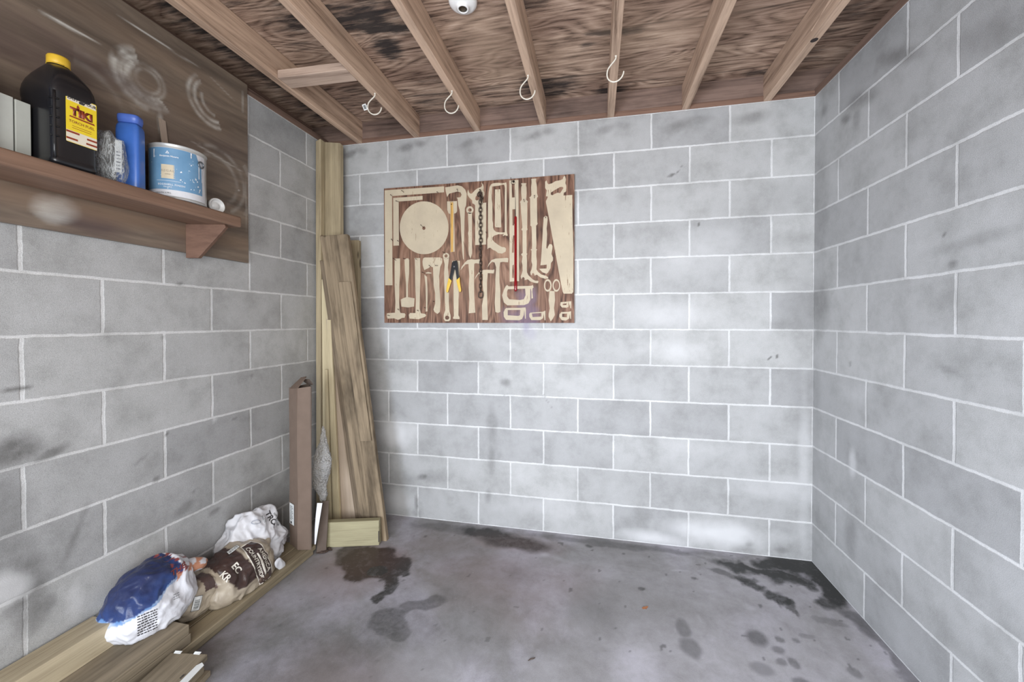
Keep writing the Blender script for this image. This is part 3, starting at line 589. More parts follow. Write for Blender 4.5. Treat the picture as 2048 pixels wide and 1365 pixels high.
bm = bmesh.new(); bm_lathe(bm, [(0, -.010), (.005, -.010), (.0055, -.008), (0, -.0076)], 16); from_bm('contact', bm, plain('contact_metal', (.6, .55, .45, 1), .3, .9), t, True)
for a in (0.6, 0.6+math.pi):
    bm = bmesh.new(); bm_lathe(bm, [(0, -.0235), (.0035, -.023), (.0042, -.020), (0, -.018)], 16, (.042*math.cos(a), .042*math.sin(a), 0)); from_bm('mounting_screw', bm, plain('screw_metal', (.5, .48, .45, 1), .35, .8), t, True)

# ------------------------------------------------------------------ tool board on the back wall
W_BOARD = None
def board_material():
    k = NT('tool_board_plywood'); tc = k.n('ShaderNodeTexCoord'); v = tc.outputs['Object']
    mp = k.n('ShaderNodeMapping'); mp.inputs['Scale'].default_value = (1, 1, .06); k.l(v, mp.inputs[0])
    g = k.noise(mp.outputs[0], 70, 5, .6, .3)
    mp2 = k.n('ShaderNodeMapping'); mp2.inputs['Scale'].default_value = (3, 1, .55); k.l(v, mp2.inputs[0])
    a = k.noise(mp2.outputs[0], 2.5, 3, .5, .8); r = k.math('ABSOLUTE', k.math('SUBTRACT', k.math('FRACT', k.math('MULTIPLY', a, 9)), .5))
    h = k.math('ADD', k.math('MULTIPLY', g, .75), k.math('MULTIPLY', r, .5))
    c = k.ramp(h, [(.34, (.060, .028, .018, 1)), (.48, (.140, .070, .044, 1)), (.60, (.205, .110, .072, 1)), (.74, (.27, .16, .11, 1))])
    d = k.rgbsep(k.attr('dirt_and_light')); nz = k.noise(v, 16, 5, .7)
    c = k.mix(k.math('MULTIPLY', d[0], k.math('ADD', nz, .35), clamp=True), c, (.155, .110, .165, 1))
    c = k.mix(k.math('MULTIPLY', d[1], .7), c, (.40, .25, .16, 1))
    k.base(c); k.rough(.62); k.b.inputs['Specular IOR Level'].default_value = .3; k.bump(h, .3, .002); return k.m
BW, BH = 1.218, .867
bm = bmesh.new()
nx, ny = 120, 86
g = [[bm.verts.new((i*BW/nx, -.016, j*BH/ny)) for i in range(nx+1)] for j in range(ny+1)]
for j in range(ny):
    for i in range(nx): bm.faces.new((g[j][i], g[j][i+1], g[j+1][i+1], g[j+1][i]))
bk = [bm.verts.new(p) for p in ((0, 0, 0), (BW, 0, 0), (BW, 0, BH), (0, 0, BH))]
bm.faces.new((bk[3], bk[2], bk[1], bk[0]))
bm.faces.new([bk[0], bk[1]]+[g[0][i] for i in range(nx, -1, -1)]); bm.faces.new([bk[2], bk[3]]+[g[ny][i] for i in range(nx+1)])
bm.faces.new([bk[1], bk[2]]+[g[j][nx] for j in range(ny, -1, -1)]); bm.faces.new([bk[3], bk[0]]+[g[j][0] for j in range(ny+1)])
toolboard = empty('tool_board', (-2.458, -.0025, 1.2565), 'brown plywood board painted with cream tool outlines, hung on the back wall', 'tool board')
pb = from_bm('plywood_panel', bm, board_material(), toolboard)
co = np.array([v.co[:] for v in pb.data.vertices]); at = pb.data.color_attributes.new('dirt_and_light', 'FLOAT_COLOR', 'POINT')
X_, Z_ = co[:, 0], co[:, 2]
ink = blobs(X_, Z_, [(.93, .10, .055, .085, 15, .95), (.90, .03, .10, .05, 0, .8), (.97, .15, .03, .05, 0, .9), (.82, .06, .05, .04, 0, .5)], .5, 14, 81, .35)
wrm = blobs(X_, Z_, [(.40, .64, .05, .10, 0, .8), (.56, .78, .06, .03, 0, .6), (.78, .44, .05, .05, 0, .9), (.35, .30, .3, .2, 0, .4), (.92, .55, .03, .2, 0, .5), (.55, .2, .4, .15, 0, .3)], .5, 9, 82, .6)
cc = np.stack([ink, wrm, 0*ink, 0*ink+1], -1); at.data.foreach_set('color', cc.ravel())
def paint_material():
    k = NT('cream_paint'); tc = k.n('ShaderNodeTexCoord'); v = tc.outputs['Object']
    mp = k.n('ShaderNodeMapping'); mp.inputs['Scale'].default_value = (1, 1, .10); k.l(v, mp.inputs[0])
    n1 = k.noise(mp.outputs[0], 110, 5, .75); n2 = k.noise(v, 7, 4, .6)
    m = k.ramp(k.math('ADD', k.math('MULTIPLY', n1, .75), k.math('MULTIPLY', n2, .35)), [(.655, (0, 0, 0, 1)), (.69, (.9, .9, .9, 1))])
    base = k.ramp(n2, [(.3, (.43, .36, .265, 1)), (.7, (.53, .45, .325, 1))])
    d = k.math('MULTIPLY', 0, 0)
    c = k.mix(m, base, (.21, .13, .08, 1))
    k.base(c); k.rough(.6); k.b.inputs['Specular IOR Level'].default_value = .25; k.bump(n1, .25, .001); return k.m
M_CREAM = paint_material()
bm = bmesh.new()
for loops in OUTLINES:
    me = shape_mesh([[((x-12)/1000+.0, (z)/1000) for x, z in lp] for lp in loops])
    bm2 = bmesh.new(); bm2.from_mesh(me)
    r = bmesh.ops.extrude_face_region(bm2, geom=bm2.faces[:])
    for gg in r['geom']:
        if isinstance(gg, bmesh.types.BMVert): gg.co.z += .0007
    for v in bm2.verts: v.co = Vector((v.co.x, -.0162-v.co.z, v.co.y))
    tmp = bpy.data.meshes.new('tmp'); bm2.to_mesh(tmp); bm2.free(); bm.from_mesh(tmp); bpy.data.meshes.remove(tmp)
po = from_bm('painted_outlines', bm, M_CREAM, toolboard); po['label'] = 'cream silhouettes of squares, saws, hammers, wrenches, braces and clamps'
M_NAIL = plain('rusty_nail', (.055, .035, .028, 1), .55, .6)
NAILS = [(153, 832), (70, 815), (386, 816), (116, 776), (115, 523), (73, 525), (289, 600), (97, 400), (165, 409), (239, 403), (333, 355), (384, 359), (358, 132), (300, 92), (116, 80), (252, 74), (50, 46), (297, 312), (433, 433), (515, 815), (698, 546), (934, 723), (994, 740), (1062, 621), (855, 850)]
for i, (x, z) in enumerate(NAILS):
    ln = .020+.012*random.random() if i != 6 else .05
    a = random.uniform(-.35, .35); up = random.uniform(-.1, .5)
    bm = bmesh.new(); d = Vector((math.sin(a)*.8, -1, up)).normalized()
    p0 = Vector(((x-12)/1000, -.014, z/1000)); bm_tube(bm, [p0, p0+d*ln*.5, p0+d*ln], .0013, 8); bm_tube(bm, [p0+d*ln, p0+d*(ln+.0012)], .0030, 10)
    from_bm('nail', bm, M_NAIL, toolboard)
def wp(x, z, y=-.02): return Vector((-2.458+(x-12)/1000, -.0025+y, 1.2565+z/1000))
def board_nail(xz, a, b, r):
    o_ = wp(*xz)-toolboard.location; a, b = o_+Vector(a), o_+Vector(b)
    bm = bmesh.new(); bm_tube(bm, [a, b], r, 8); bm_tube(bm, [b, b+(b-a).normalized()*.0012], r*2.1, 10); from_bm('nail', bm, M_NAIL, toolboard)
# chain hanging from a nail
ch = empty('hanging_chain', wp(666, 795, -.03), 'rusty link chain hanging from a nail over the painted saw', 'chain')
M_RUST = plain('rusted_steel', (.060, .040, .030, 1), .65, .3, var=.45, scale=120)
def link_bm(L, w, r):
    bm = bmesh.new(); pts = []
    for j in range(24):
        a = 2*math.pi*j/24; cx, sz = math.cos(a), math.sin(a)
        pts.append(Vector((w*cx, 0, sz*w + math.copysign(L-w, sz) if abs(sz) > 1e-6 else 0)))
    n = 8; rings = []
    for j, p in enumerate(pts):
        tdir = (pts[(j+1) % 24]-pts[j-1]).normalized(); a_ = tdir.cross(Vector((0, 1, 0))).normalized(); b_ = Vector((0, 1, 0))
        rings.append([bm.verts.new(p+(a_*math.cos(2*math.pi*q/n)+b_*math.sin(2*math.pi*q/n))*r) for q in range(n)])
    for j in range(24):
        A, B = rings[j], rings[(j+1) % 24]
        for q in range(n): bm.faces.new((A[q], A[(q+1) % n], B[(q+1) % n], B[q]))
    return bm
board_nail((666, 795), (0, .016, .006), (0, -.022, .010), .0022)
lm = None; z = .0; k_ = 0; N_L = 26
first = None
for q in range(N_L):
    fold = q < 4
    zz = -.014 - q*.0232 if True else 0
    if first is None:
        o = from_bm('chain_link', link_bm(.0152, .0090, .0028), M_RUST, ch, True); first = o
    else:
        o = first.copy(); COL.objects.link(o); o.parent = ch
    o.location = (random.uniform(-.001, .001), 0 if q % 2 else -.001, zz)
    o.rotation_euler = (0, random.uniform(-.05, .05), 0 if q % 2 == 0 else math.radians(86))
    if q >= 15: o.rotation_euler.z = math.radians(88 if q % 2 else 62)
for q in range(3):        # slack links bunched over the nail
    o = first.copy(); COL.objects.link(o); o.parent = ch; o.location = ((-.008, .006, .010)[q], -.006-.003*q, (-.012, -.03, -.052)[q]); o.rotation_euler = ((.3, -.2, .1)[q], (.5, -.5, .3)[q], (1.2, .7, 1.6)[q])
bm = link_bm(.020, .0125, .0034); o = from_bm('end_ring', bm, M_RUST, ch, True); o.location = (.001, -.002, -.014-N_L*.0232-.006); o.rotation_euler = (0, .1, .2)
# red rod hanging on a dark cord
rod = empty('red_rod', wp(881, 640, -.018), 'glossy red rod hanging on a dark cord over the painted level', 'rod')
M_RED = plain('red_gloss', (.22, .004, .008, 1), .14, 0, var=.05, spec=.7)
bm = bmesh.new(); bm_tube(bm, [(0, 0, .0), (0, 0, -.003), (0, 0, -.008), (0, 0, -.385), (.0005, 0, -.387), (.0005, 0, -.440), (.0005, 0, -.447), (.0005, 0, -.451)], [.004, .0065, .0078, .0082, .0094, .0094, .008, .004], 20)
from_bm('red_sleeve', bm, M_RED, rod, True)
bm = bmesh.new(); bm_tube(bm, [(0, 0, -.002), (-.001, .002, .10), (-.001, .003, .19), (-.004, .002, .205), (-.010, 0, .212), (-.022, -.002, .210), (-.027, 0, .203), (-.024, .002, .196), (-.014, .002, .190), (-.004, .003, .196)], .0017, 8)
from_bm('cord', bm, plain('dark_cord', (.030, .022, .018, 1), .7), rod, True)
board_nail((881-13, 640+203), (0, .004, 0), (0, -.012, .002), .0016)
# pliers (wire strippers) with black shanks and yellow grips
pl = empty('wire_strippers', wp(498, 335, -.022), 'black wire strippers with yellow grips hanging open on the tool board', 'pliers')
M_BLK = plain('black_oxide', (.012, .012, .013, 1), .35, .3, var=.3); M_YEL = plain('yellow_vinyl', (.66, .42, .035, 1), .38, var=.08)
def slab(name, pts, th, mat, parent, y0=0.0, bev=.0018):
    bm = bmesh.new(); vs = [bm.verts.new((x, y0, z)) for x, z in pts]; f = bm.faces.new(vs)
    r = bmesh.ops.extrude_face_region(bm, geom=[f])
    for gg in r['geom']:
        if isinstance(gg, bmesh.types.BMVert): gg.co.y -= th
    bmesh.ops.recalc_face_normals(bm, faces=bm.faces[:])
    if bev: bmesh.ops.bevel(bm, geom=bm.edges[:], offset=bev, segments=2, affect='EDGES', profile=.6)
    return from_bm(name, bm, mat, parent)
slab('jaw', [(.002, .048), (-.010, .049), (-.018, .036), (-.024, .006), (-.030, -.030), (-.037, -.062), (-.022, -.076), (-.008, -.030), (-.002, -.006), (.003, -.002), (.003, .030)], .006, M_BLK, pl)
slab('jaw', [(-.001, .030), (-.001, -.002), (.006, -.006), (.010, -.030), (.016, -.072), (.031, -.062), (.027, -.030), (.024, .004), (.021, .034), (.015, .050), (.004, .049)], .006, M_BLK, pl, -.0066)
slab('grip', [(-.039, -.055), (-.020, -.073), (-.045, -.147), (-.051, -.147), (-.056, -.138), (-.050, -.100)], .010, M_YEL, pl, .001, .0028)
slab('grip', [(.012, -.072), (.034, -.053), (.036, -.085), (.044, -.130), (.043, -.140), (.036, -.147), (.030, -.140), (.020, -.104)], .010, M_YEL, pl, -.004, .0028)
bm = bmesh.new(); bm_tube(bm, [(0, .001, .012), (0, -.0150, .012)], .0045, 16); from_bm('pivot', bm, plain('steel_pin', (.25, .25, .25, 1), .3, .9), pl)
# strip of amber wood hanging over the painted scraper
st = empty('amber_strip', wp(477, 745, -.018), 'narrow amber strip with a frayed top hanging over the painted scraper', 'strip')
bm = bmesh.new()
pts = [(-.009, .0), (-.0085, -.02), (-.0075, -.05), (-.0085, -.10), (-.007, -.16), (-.0085, -.22), (-.0070, -.27), (-.0075, -.305), (.0075, -.303), (.0070, -.26), (.0090, -.20), (.0085, -.12), (.0090, -.06), (.0075, -.02), (.0085, .004), (.004, -.006), (.006, .010), (.0, -.003), (-.005, .013), (-.004, -.004), (-.013, .010)]
bm = bmesh.new(); vs = [bm.verts.new((x, -.0015*math.sin(z*30), z)) for x, z in pts]; f = bm.faces.new(vs)
r = bmesh.ops.extrude_face_region(bm, geom=[f])
for gg in r['geom']:
    if isinstance(gg, bmesh.types.BMVert): gg.co.y -= .003
bmesh.ops.triangulate(bm, faces=bm.faces[:])
from_bm('strip_body', bm, wood('amber_wood', (.60, .36, .11, 1), (.26, .13, .03, 1), 2, .35, 30, True), st)
board_nail((477, 733), (0, .004, 0), (0, -.007, .001), .0014)

# ------------------------------------------------------------------ shelf on the left wall
def panel_material():
    k = NT('shelf_back_plywood'); tc = k.n('ShaderNodeTexCoord'); v = tc.outputs['Object']
    mp = k.n('ShaderNodeMapping'); mp.inputs['Scale'].default_value = (1, .10, 1); k.l(v, mp.inputs[0])
    g = k.noise(mp.outputs[0], 26, 5, .6, .5); n2 = k.noise(v, 3.5, 4, .6)
    mp2 = k.n('ShaderNodeMapping'); mp2.inputs['Scale'].default_value = (1, .3, 2.2); k.l(v, mp2.inputs[0])
    b = k.noise(mp2.outputs[0], 4.5, 4, .6, .7)
    c = k.ramp(k.math('ADD', k.math('MULTIPLY', g, .5), k.math('MULTIPLY', b, .5)), [(.34, (.085, .064, .050, 1)), (.50, (.150, .114, .088, 1)), (.66, (.235, .180, .135, 1))])
    d = k.rgbsep(k.attr('dirt_and_light'))
    sc = k.noise(mp.outputs[0], 60, 5, .8)
    c = k.mix(k.math('MULTIPLY', d[0], k.math('ADD', k.math('MULTIPLY', sc, 1.2), .35), clamp=True), c, (.52, .50, .46, 1))
    c = k.mix(k.math('MULTIPLY', d[1], .75), c, (.070, .042, .045, 1))
    c = k.mix(k.math('MULTIPLY', d[2], .6), c, (.22, .135, .085, 1))
    k.base(c); k.rough(.42); k.b.inputs['Specular IOR Level'].default_value = .45; k.bump(g, .15, .002); return k.m
PX0, PX1, PZ0, PZ1 = -2.15, -.628, 1.566, 2.474
def panel_dirt(u, v):
    y = PX1-u; z = PZ0+v
    def ring(cy, cz, r0, r1, w, a0, a1, s):
        dy, dz = (y-cy), (z-cz); rr = np.sqrt(dy*dy+dz*dz); an = np.degrees(np.arctan2(dz, dy)) % 360
        inn = ((an-a0) % 360) < ((a1-a0) % 360 or 360)
        o = 0
        for r in (r0, r1): o = np.maximum(o, np.clip(1-np.abs(rr-r)/w, 0, 1))
        return o*inn*s
    n = fbm(y, z, 22, 91, 4)
    a = ring(-1.075, 2.222, .043, .060, .011, 0, 360, .45)+ring(-1.085, 2.218, .078, .10, .022, 110, 320, .9)
    a = np.maximum(a, ring(-1.085, 2.215, .060, .066, .018, 130, 300, 1))
    a = np.maximum(a, ring(-.81, 2.285, .085, .11, .013, 130, 290, .85)); a = np.maximum(a, ring(-.80, 2.29, .06, .064, .008, 170, 270, .6))
    a = np.maximum(a, ring(-.80, 1.93, .11, .15, .014, -60, 120, .35)); a = np.maximum(a, ring(-.80, 1.93, .19, .20, .01, -40, 40, .25))
    a = np.maximum(a, ring(-1.30, 2.0, .16, .20, .02, 20, 90, .25))
    a = a*np.clip(n*2.1-.35, 0, 1)
    lines = blobs(y, z, [(-1.31, 2.262, .065, .004, 1, 1), (-1.07, 2.408, .075, .004, 0, 1), (-.93, 2.405, .05, .003, 2, .5), (-.76, 2.375, .06, .003, -20, .35), (-.78, 2.04, .11, .004, -9, .55), (-.655, 2.37, .003, .06, 0, .6), (-.64, 1.86, .004, .10, 0, .3),
        (-.705, 1.78, .004, .006, 0, 1), (-.69, 1.745, .005, .008, 0, 1), (-.68, 1.92, .004, .004, 0, .8), (-1.03, 2.07, .010, .05, 4, .5)], .3, 40, 92, .4)
    patch = blobs(y, z, [(-1.345, 1.634, .052, .036, 4, .95)], .35, 14, 93, .4)
    w = np.maximum.reduce([a, lines, patch])
    dk = blobs(y, z, [(-1.25, 1.61, .09, .035, 0, .8), (-.9, 1.62, .10, .04, 0, .4), (-1.25, 2.18, .25, .03, -12, .5), (-1.5, 2.1, .2, .06, 0, .5), (-1.0, 2.03, .2, .04, 8, .3), (-.75, 2.1, .1, .05, 10, .3)], .5, 6, 94, .6)
    wm = blobs(y, z, [(-1.1, 1.66, .5, .035, 0, .9), (-1.05, 2.36, .3, .04, 0, .3), (-.9, 2.2, .14, .05, 0, .3)], .4, 6, 95, .6)
    return np.stack([w, dk, wm], -1)
shelf = empty('wall_shelf', (-2.86, -1.4, 1.566), 'dark brown plywood wall shelf with a triangular bracket, high on the left wall', 'shelf')
p_ = grid_face('back_panel', (-2.862, PX1, PZ0), (0, -1, 0), (0, 0, 1), PX1-PX0, PZ1-PZ0, .006, (1, 0, 0), .0145, panel_dirt, panel_material())
del p_['kind']; p_.parent = shelf; p_.matrix_parent_inverse = shelf.matrix_basis.inverted()
W_SHELF = wood('shelf_pine', (.195, .118, .082, 1), (.105, .062, .043, 1), 1, .5, 16, False, bump=.2)
W_BRK = wood('bracket_pine', (.165, .095, .068, 1), (.095, .052, .038, 1), 0, .5, 16, False, bump=.2)
SHZ = 1.738
def child_box(name, a, b, mat, parent, **k):
    o = box(name, a, b, mat, **k); o.parent = parent; o.matrix_parent_inverse = Matrix.Translation(parent.location).inverted(); return o
child_box('shelf_board', (-2.8618, -2.15, 1.690), (-2.682, -.83, SHZ), W_SHELF, shelf, bevel=.009, seg=3)
def skew_prism(name, outline, p0, d, th, mat, parent):
    """vertical plate: outline in (along d, z), thickness th to the right of d"""
    d = Vector((d[0], d[1], 0)).normalized(); nrm = Vector((-d.y, d.x, 0))
    bm = bmesh.new(); vs = [bm.verts.new(Vector((p0[0], p0[1], 0))+d*a+Vector((0, 0, z))) for a, z in outline]
    f = bm.faces.new(vs); r = bmesh.ops.extrude_face_region(bm, geom=[f])
    for gg in r['geom']:
        if isinstance(gg, bmesh.types.BMVert): gg.co += nrm*th
    bmesh.ops.recalc_face_normals(bm, faces=bm.faces[:]); bmesh.ops.bevel(bm, geom=bm.edges[:], offset=.0015, segments=1, affect='EDGES')
    o = from_bm(name, bm, mat); o.parent = parent; o.matrix_parent_inverse = Matrix.Translation(parent.location).inverted(); return o
OUT = [(0, 1.690), (.165, 1.690), (.170, 1.678), (.052, 1.543), (0, 1.543)]
skew_prism('bracket', OUT, (-2.8615, -.938), (1, .24), .019, W_BRK, shelf)
skew_prism('bracket', OUT, (-2.8615, -1.95), (1, 0), .019, W_BRK, shelf)

# ------------------------------------------------------------------ lumber
P_YEL = wood('fresh_treated_pine', (.56, .475, .31, 1), (.37, .30, .185, 1), 2, .65, 24, True)
P_YELX = wood('fresh_offcut_pine', (.36, .325, .205, 1), (.25, .22, .135, 1), 0, .65, 30, False)
P_TAN = wood('tan_treated_pine', (.42, .345, .225, 1), (.255, .20, .125, 1), 2, .7, 22, True, stain=.25)
P_PINK = wood('smooth_pinkish_pine', (.48, .385, .30, 1), (.36, .28, .20, 1), 2, .6, 14, False)
P_GREY = wood('weathered_pine', (.275, .212, .142, 1), (.125, .092, .060, 1), 2, .8, 24, True, stain=.8, bump=.4)
P_DARK = wood('weathered_dark_pine', (.20, .152, .105, 1), (.088, .065, .044, 1), 2, .8, 30, True, stain=.5, bump=.4)
P_FLAT = wood('stacked_treated_pine', (.29, .24, .16, 1), (.155, .122, .078, 1), 1, .7, 22, True, stain=.3)
P_BEAM = wood('sawn_beam_pine', (.50, .425, .295, 1), (.33, .27, .18, 1), 1, .7, 20, True, stain=.15)
P_WEAT = wood('weathered_stacked_pine', (.25, .205, .145, 1), (.125, .10, .07, 1), 1, .8, 22, True, stain=.5)

def board(name, BL, BR, TL, TR, th, mat, label, cat='board', group='boards leaning in the back left corner', chip=0.0, nseg=14, bow=0.0):
    """plank from its bottom to its top edge; the four points are the corners of the face towards the room"""
    BL, BR, TL, TR = map(Vector, (BL, BR, TL, TR))
    Lv = ((TL+TR)-(BL+BR))*.5; Lz = Lv.normalized(); Wv = (BR-BL)+(TR-TL); Wx = (Wv - Lz*Wv.dot(Lz)).normalized(); Ny = Lz.cross(Wx)   # Ny points back
    c = (BL+BR)*.5; M = Matrix.Translation(c) @ Matrix((Wx, Ny, Lz)).transposed().to_4x4(); Mi = M.inverted()
    pl, pr, tl, tr = [Mi @ p for p in (BL, BR, TL, TR)]
    rnd = random.Random(hash(label) % 1000 if False else len(label)*7+int(c.x*1000))
    bm = bmesh.new(); rings = []; b = min(.003, th*.3)
    for i in range(nseg+1):
        t = i/nseg; a = pl.lerp(tl, t); d = pr.lerp(tr, t)
        w1 = rnd.uniform(-.0006, .0006); w2 = rnd.uniform(-.0006, .0006); off = bow*math.sin(math.pi*t)
        x0, x1, y0 = a.x+w1, d.x+w2, (a.y+d.y)/2+off; z0, z1 = a.z, d.z
        zz = lambda x: z0+(z1-z0)*(x-x0)/(x1-x0)
        q = [(x0+b, y0, zz(x0)), (x1-b, y0, zz(x1)), (x1, y0+b, zz(x1)), (x1, y0+th-b, zz(x1)), (x1-b, y0+th, zz(x1)), (x0+b, y0+th, zz(x0)), (x0, y0+th-b, zz(x0)), (x0, y0+b, zz(x0))]
        if chip and i == nseg:
            q = [(x, y, z+chip*(-1, .6, .5, .2, -.4, .2, .8, -.6)[k]) for k, (x, y, z) in enumerate(q)]
        rings.append(q)
    bm_loft(bm, rings)
    o = from_bm(name, bm, mat); o.matrix_world = M
    return tag(o, label, cat, group)
board('upright_board', (-2.866, -.150, .001), (-2.829, -.150, .001), (-2.866, -.135, 2.418), (-2.829, -.135, 2.421), .085, P_TAN, 'tallest narrow board edge, standing upright against the left wall in the corner', chip=.006)
board('upright_board', (-2.826, -.128, .001), (-2.700, -.128, .001), (-2.826, -.100, 2.428), (-2.720, -.092, 2.402), .036, P_TAN, 'tall pale yellow board with knots, rising above the rest of the corner lumber', chip=.008)
board('leaning_board', (-2.690, -.085, .001), (-2.600, -.085, .001), (-2.700, -.036, 1.800), (-2.632, -.036, 1.793), .030, P_TAN, 'light brown board leaning behind the grey planks, its top right corner showing', chip=.004)
board('leaning_board', (-2.772, -.203, .001), (-2.700, -.203, .001), (-2.810, -.160, 1.53), (-2.740, -.160, 1.53), .030, P_YEL, 'yellowish board standing behind the narrow batten, left of the smooth pinkish one')
board('leaning_board', (-2.632, -.238, .001), (-2.460, -.238, .001), (-2.750, -.196, 1.28), (-2.640, -.196, 1.28), .024, P_PINK, 'smooth pinkish pine board in the middle of the corner lumber, right of the narrow batten')
board('batten', (-2.656, -.262, .001), (-2.608, -.262, .001), (-2.726, -.222, 1.275), (-2.699, -.222, 1.275), .019, P_YEL, 'narrow bright yellow batten leaning across the middle of the corner boards')
board('batten', (-2.702, -.252, .001), (-2.676, -.252, .001), (-2.748, -.215, .97), (-2.728, -.215, .97), .016, P_YEL, 'thin yellow batten just left of the brighter one, in front of the corner boards')
board('weathered_plank', (-2.498, -.258, .001), (-2.390, -.258, .001), (-2.786, -.206, 1.642), (-2.696, -.206, 1.634), .016, P_DARK, 'dark weathered plank whose left edge shows along the front grey plank', chip=.004)
board('weathered_plank', (-2.436, -.292, .001), (-2.292, -.284, .001), (-2.762, -.234, 1.792), (-2.578, -.226, 1.784), .030, P_GREY, 'long grey weathered plank leaning in front of the corner stack, knot near its middle', chip=.012, bow=.0)
board('thin_slat', (-2.461, -.2800, .567), (-2.393, -.2760, .571), (-2.623, -.2490, 1.503), (-2.545, -.2450, 1.501), .005, P_GREY, 'short thin slat lying over the front of the grey weathered plank', group='boards leaning in the back left corner', chip=.003)
# offcut standing on edge in front
t = Vector((-2.470, -.350, 0)); bm = bmesh.new(); bm_box(bm, (-.168, -.019, 0), (.168, .019, .141), .003, 2)
o = from_bm('lumber_offcut', bm, P_YELX, loc=(-2.4785, -.360, .0008)); o.rotation_euler = (0, 0, math.radians(16.5))
tag(o, 'short yellow green plank offcut standing on edge in front of the leaning boards', 'board')
bm = bmesh.new(); bm_loft(bm, [[(.164, -.0203, z), (.1695, -.0203, z), (.1695, -.0185, z), (.164, -.0185, z)] for z in (.020, .045, .070, .082)])
k_ = from_bm('bark_edge', bm, plain('bark', (.05, .04, .035, 1), .9), o); k_['label'] = 'dark bark streak at the right end'

def plank(name, x0, x1, y0, y1, z0, z1, mat, label, group, rz=0.0, bev=.003, cat='board'):
    cx, cy = (x0+x1)/2, (y0+y1)/2
    bm = bmesh.new(); bm_box(bm, (x0-cx, y0-cy, 0), (x1-cx, y1-cy, z1-z0), bev, 2)
    o = from_bm(name, bm, mat, loc=(cx, cy, z0)); o.rotation_euler = (0, 0, rz)
    return tag(o, label, cat, group)
G1 = 'boards stacked along the left wall'
plank('stacked_board', -2.872, -2.615, -2.05, -.478, .0008, .0275, P_FLAT, 'bottom wide board on the floor along the left wall, under the bags', G1)
plank('stacked_board', -2.872, -2.690, -2.05, -.486, .0280, .0555, P_FLAT, 'upper wide board against the left wall that the bags and carton stand on', G1)
plank('stacked_board', -2.686, -2.604, -2.05, -.472, .0280, .0545, P_FLAT, 'narrow front board on top of the lower layer, its sawn edge facing the room', G1)
plank('short_plank', -2.870, -2.607, -2.10, -1.128, .0560, .0930, P_WEAT, 'lower of the two wide planks stacked below the sawn beam', G1, 0)
plank('short_plank', -2.870, -2.607, -2.10, -1.134, .0935, .1305, P_WEAT, 'upper wide plank directly under the sawn beam, lower left', G1, 0)
plank('sawn_beam', -2.866, -2.766, -2.12, -1.262, .1310, .2190, P_BEAM, 'square sawn beam with a pale side lying on the planks at the lower left', G1, 0)
G2 = 'short boards stacked in the left foreground'
for i, (z, dx, dy, lab) in enumerate([(.0008, .006, .014, 'lowest short board of the foreground stack, sticking out furthest'), (.0222, -.006, .0, 'second short board from the floor in the foreground stack'),
        (.0436, -.004, -.004, 'third short board from the floor in the foreground stack'), (.0650, .002, .006, 'top short board of the foreground stack, with a white paper label')]):
    o = plank('short_board', -2.548+dx, -2.412+dx, -1.86, -1.196+dy, z, z+.0208, P_WEAT, lab, G2, math.radians(12) if False else math.radians(9), .003)
    topb = o
# wrapped paper label and stapled tags on the top board
st = shape_mesh([[(-.034, -.018), (.026, -.020), (.033, .006), (.020, .024), (-.006, .020), (-.034, .022)]])
c9, s9 = math.cos(math.radians(9)), math.sin(math.radians(9))
half = .5*((-2.412)-(-2.548)); ly = .5*(1.86-1.190)
lb = lay('paper_label', shape_mesh([[(-.055, -.026), (.030, -.026), (.040, -.010), (.028, .0), (-.055, .002)]]), (half-.0, ly-.075, .0208), (0, 1, 0), (-1, 0, 0), M_TAGW, topb, None, .0004, .0004)
lb2 = lay('paper_label', shape_mesh([[(-.055, -.016), (.024, -.016), (.036, -.004), (.030, .0), (-.055, .0)]]), (half+.0004, ly-.075, .0206), (0, 1, 0), (0, 0, 1), M_TAGW, topb, None, .0004, .0004)
M_INK = plain('print_ink', (.035, .032, .035, 1), .6)
lay('lettering', text_me('ABL', .011, .0002), (half-.010, ly-.088, .0216), (0, 1, 0), (-1, 0, 0), M_INK, lb, None, .0003, .0001)
lay('lettering', text_me('T', .015, .0005), (half+.0012, ly-.084, .0130), (0, 1, 0), (0, 0, 1), M_INK, lb2, None, .0003, .0001)
for px, w in ((-.055, .026), (.018, .024)):
    bm = bmesh.new(); bm_loft(bm, [[(px, ly-.004, .0210), (px+w, ly-.006, .0215), (px+w, ly+.003, .0232), (px, ly+.003, .0240)], [(px, ly-.004, .0218), (px+w, ly-.006, .0223), (px+w, ly+.003, .0240), (px, ly+.003, .0248)]])
    from_bm('stapled_tag', bm, M_TAGW, topb)

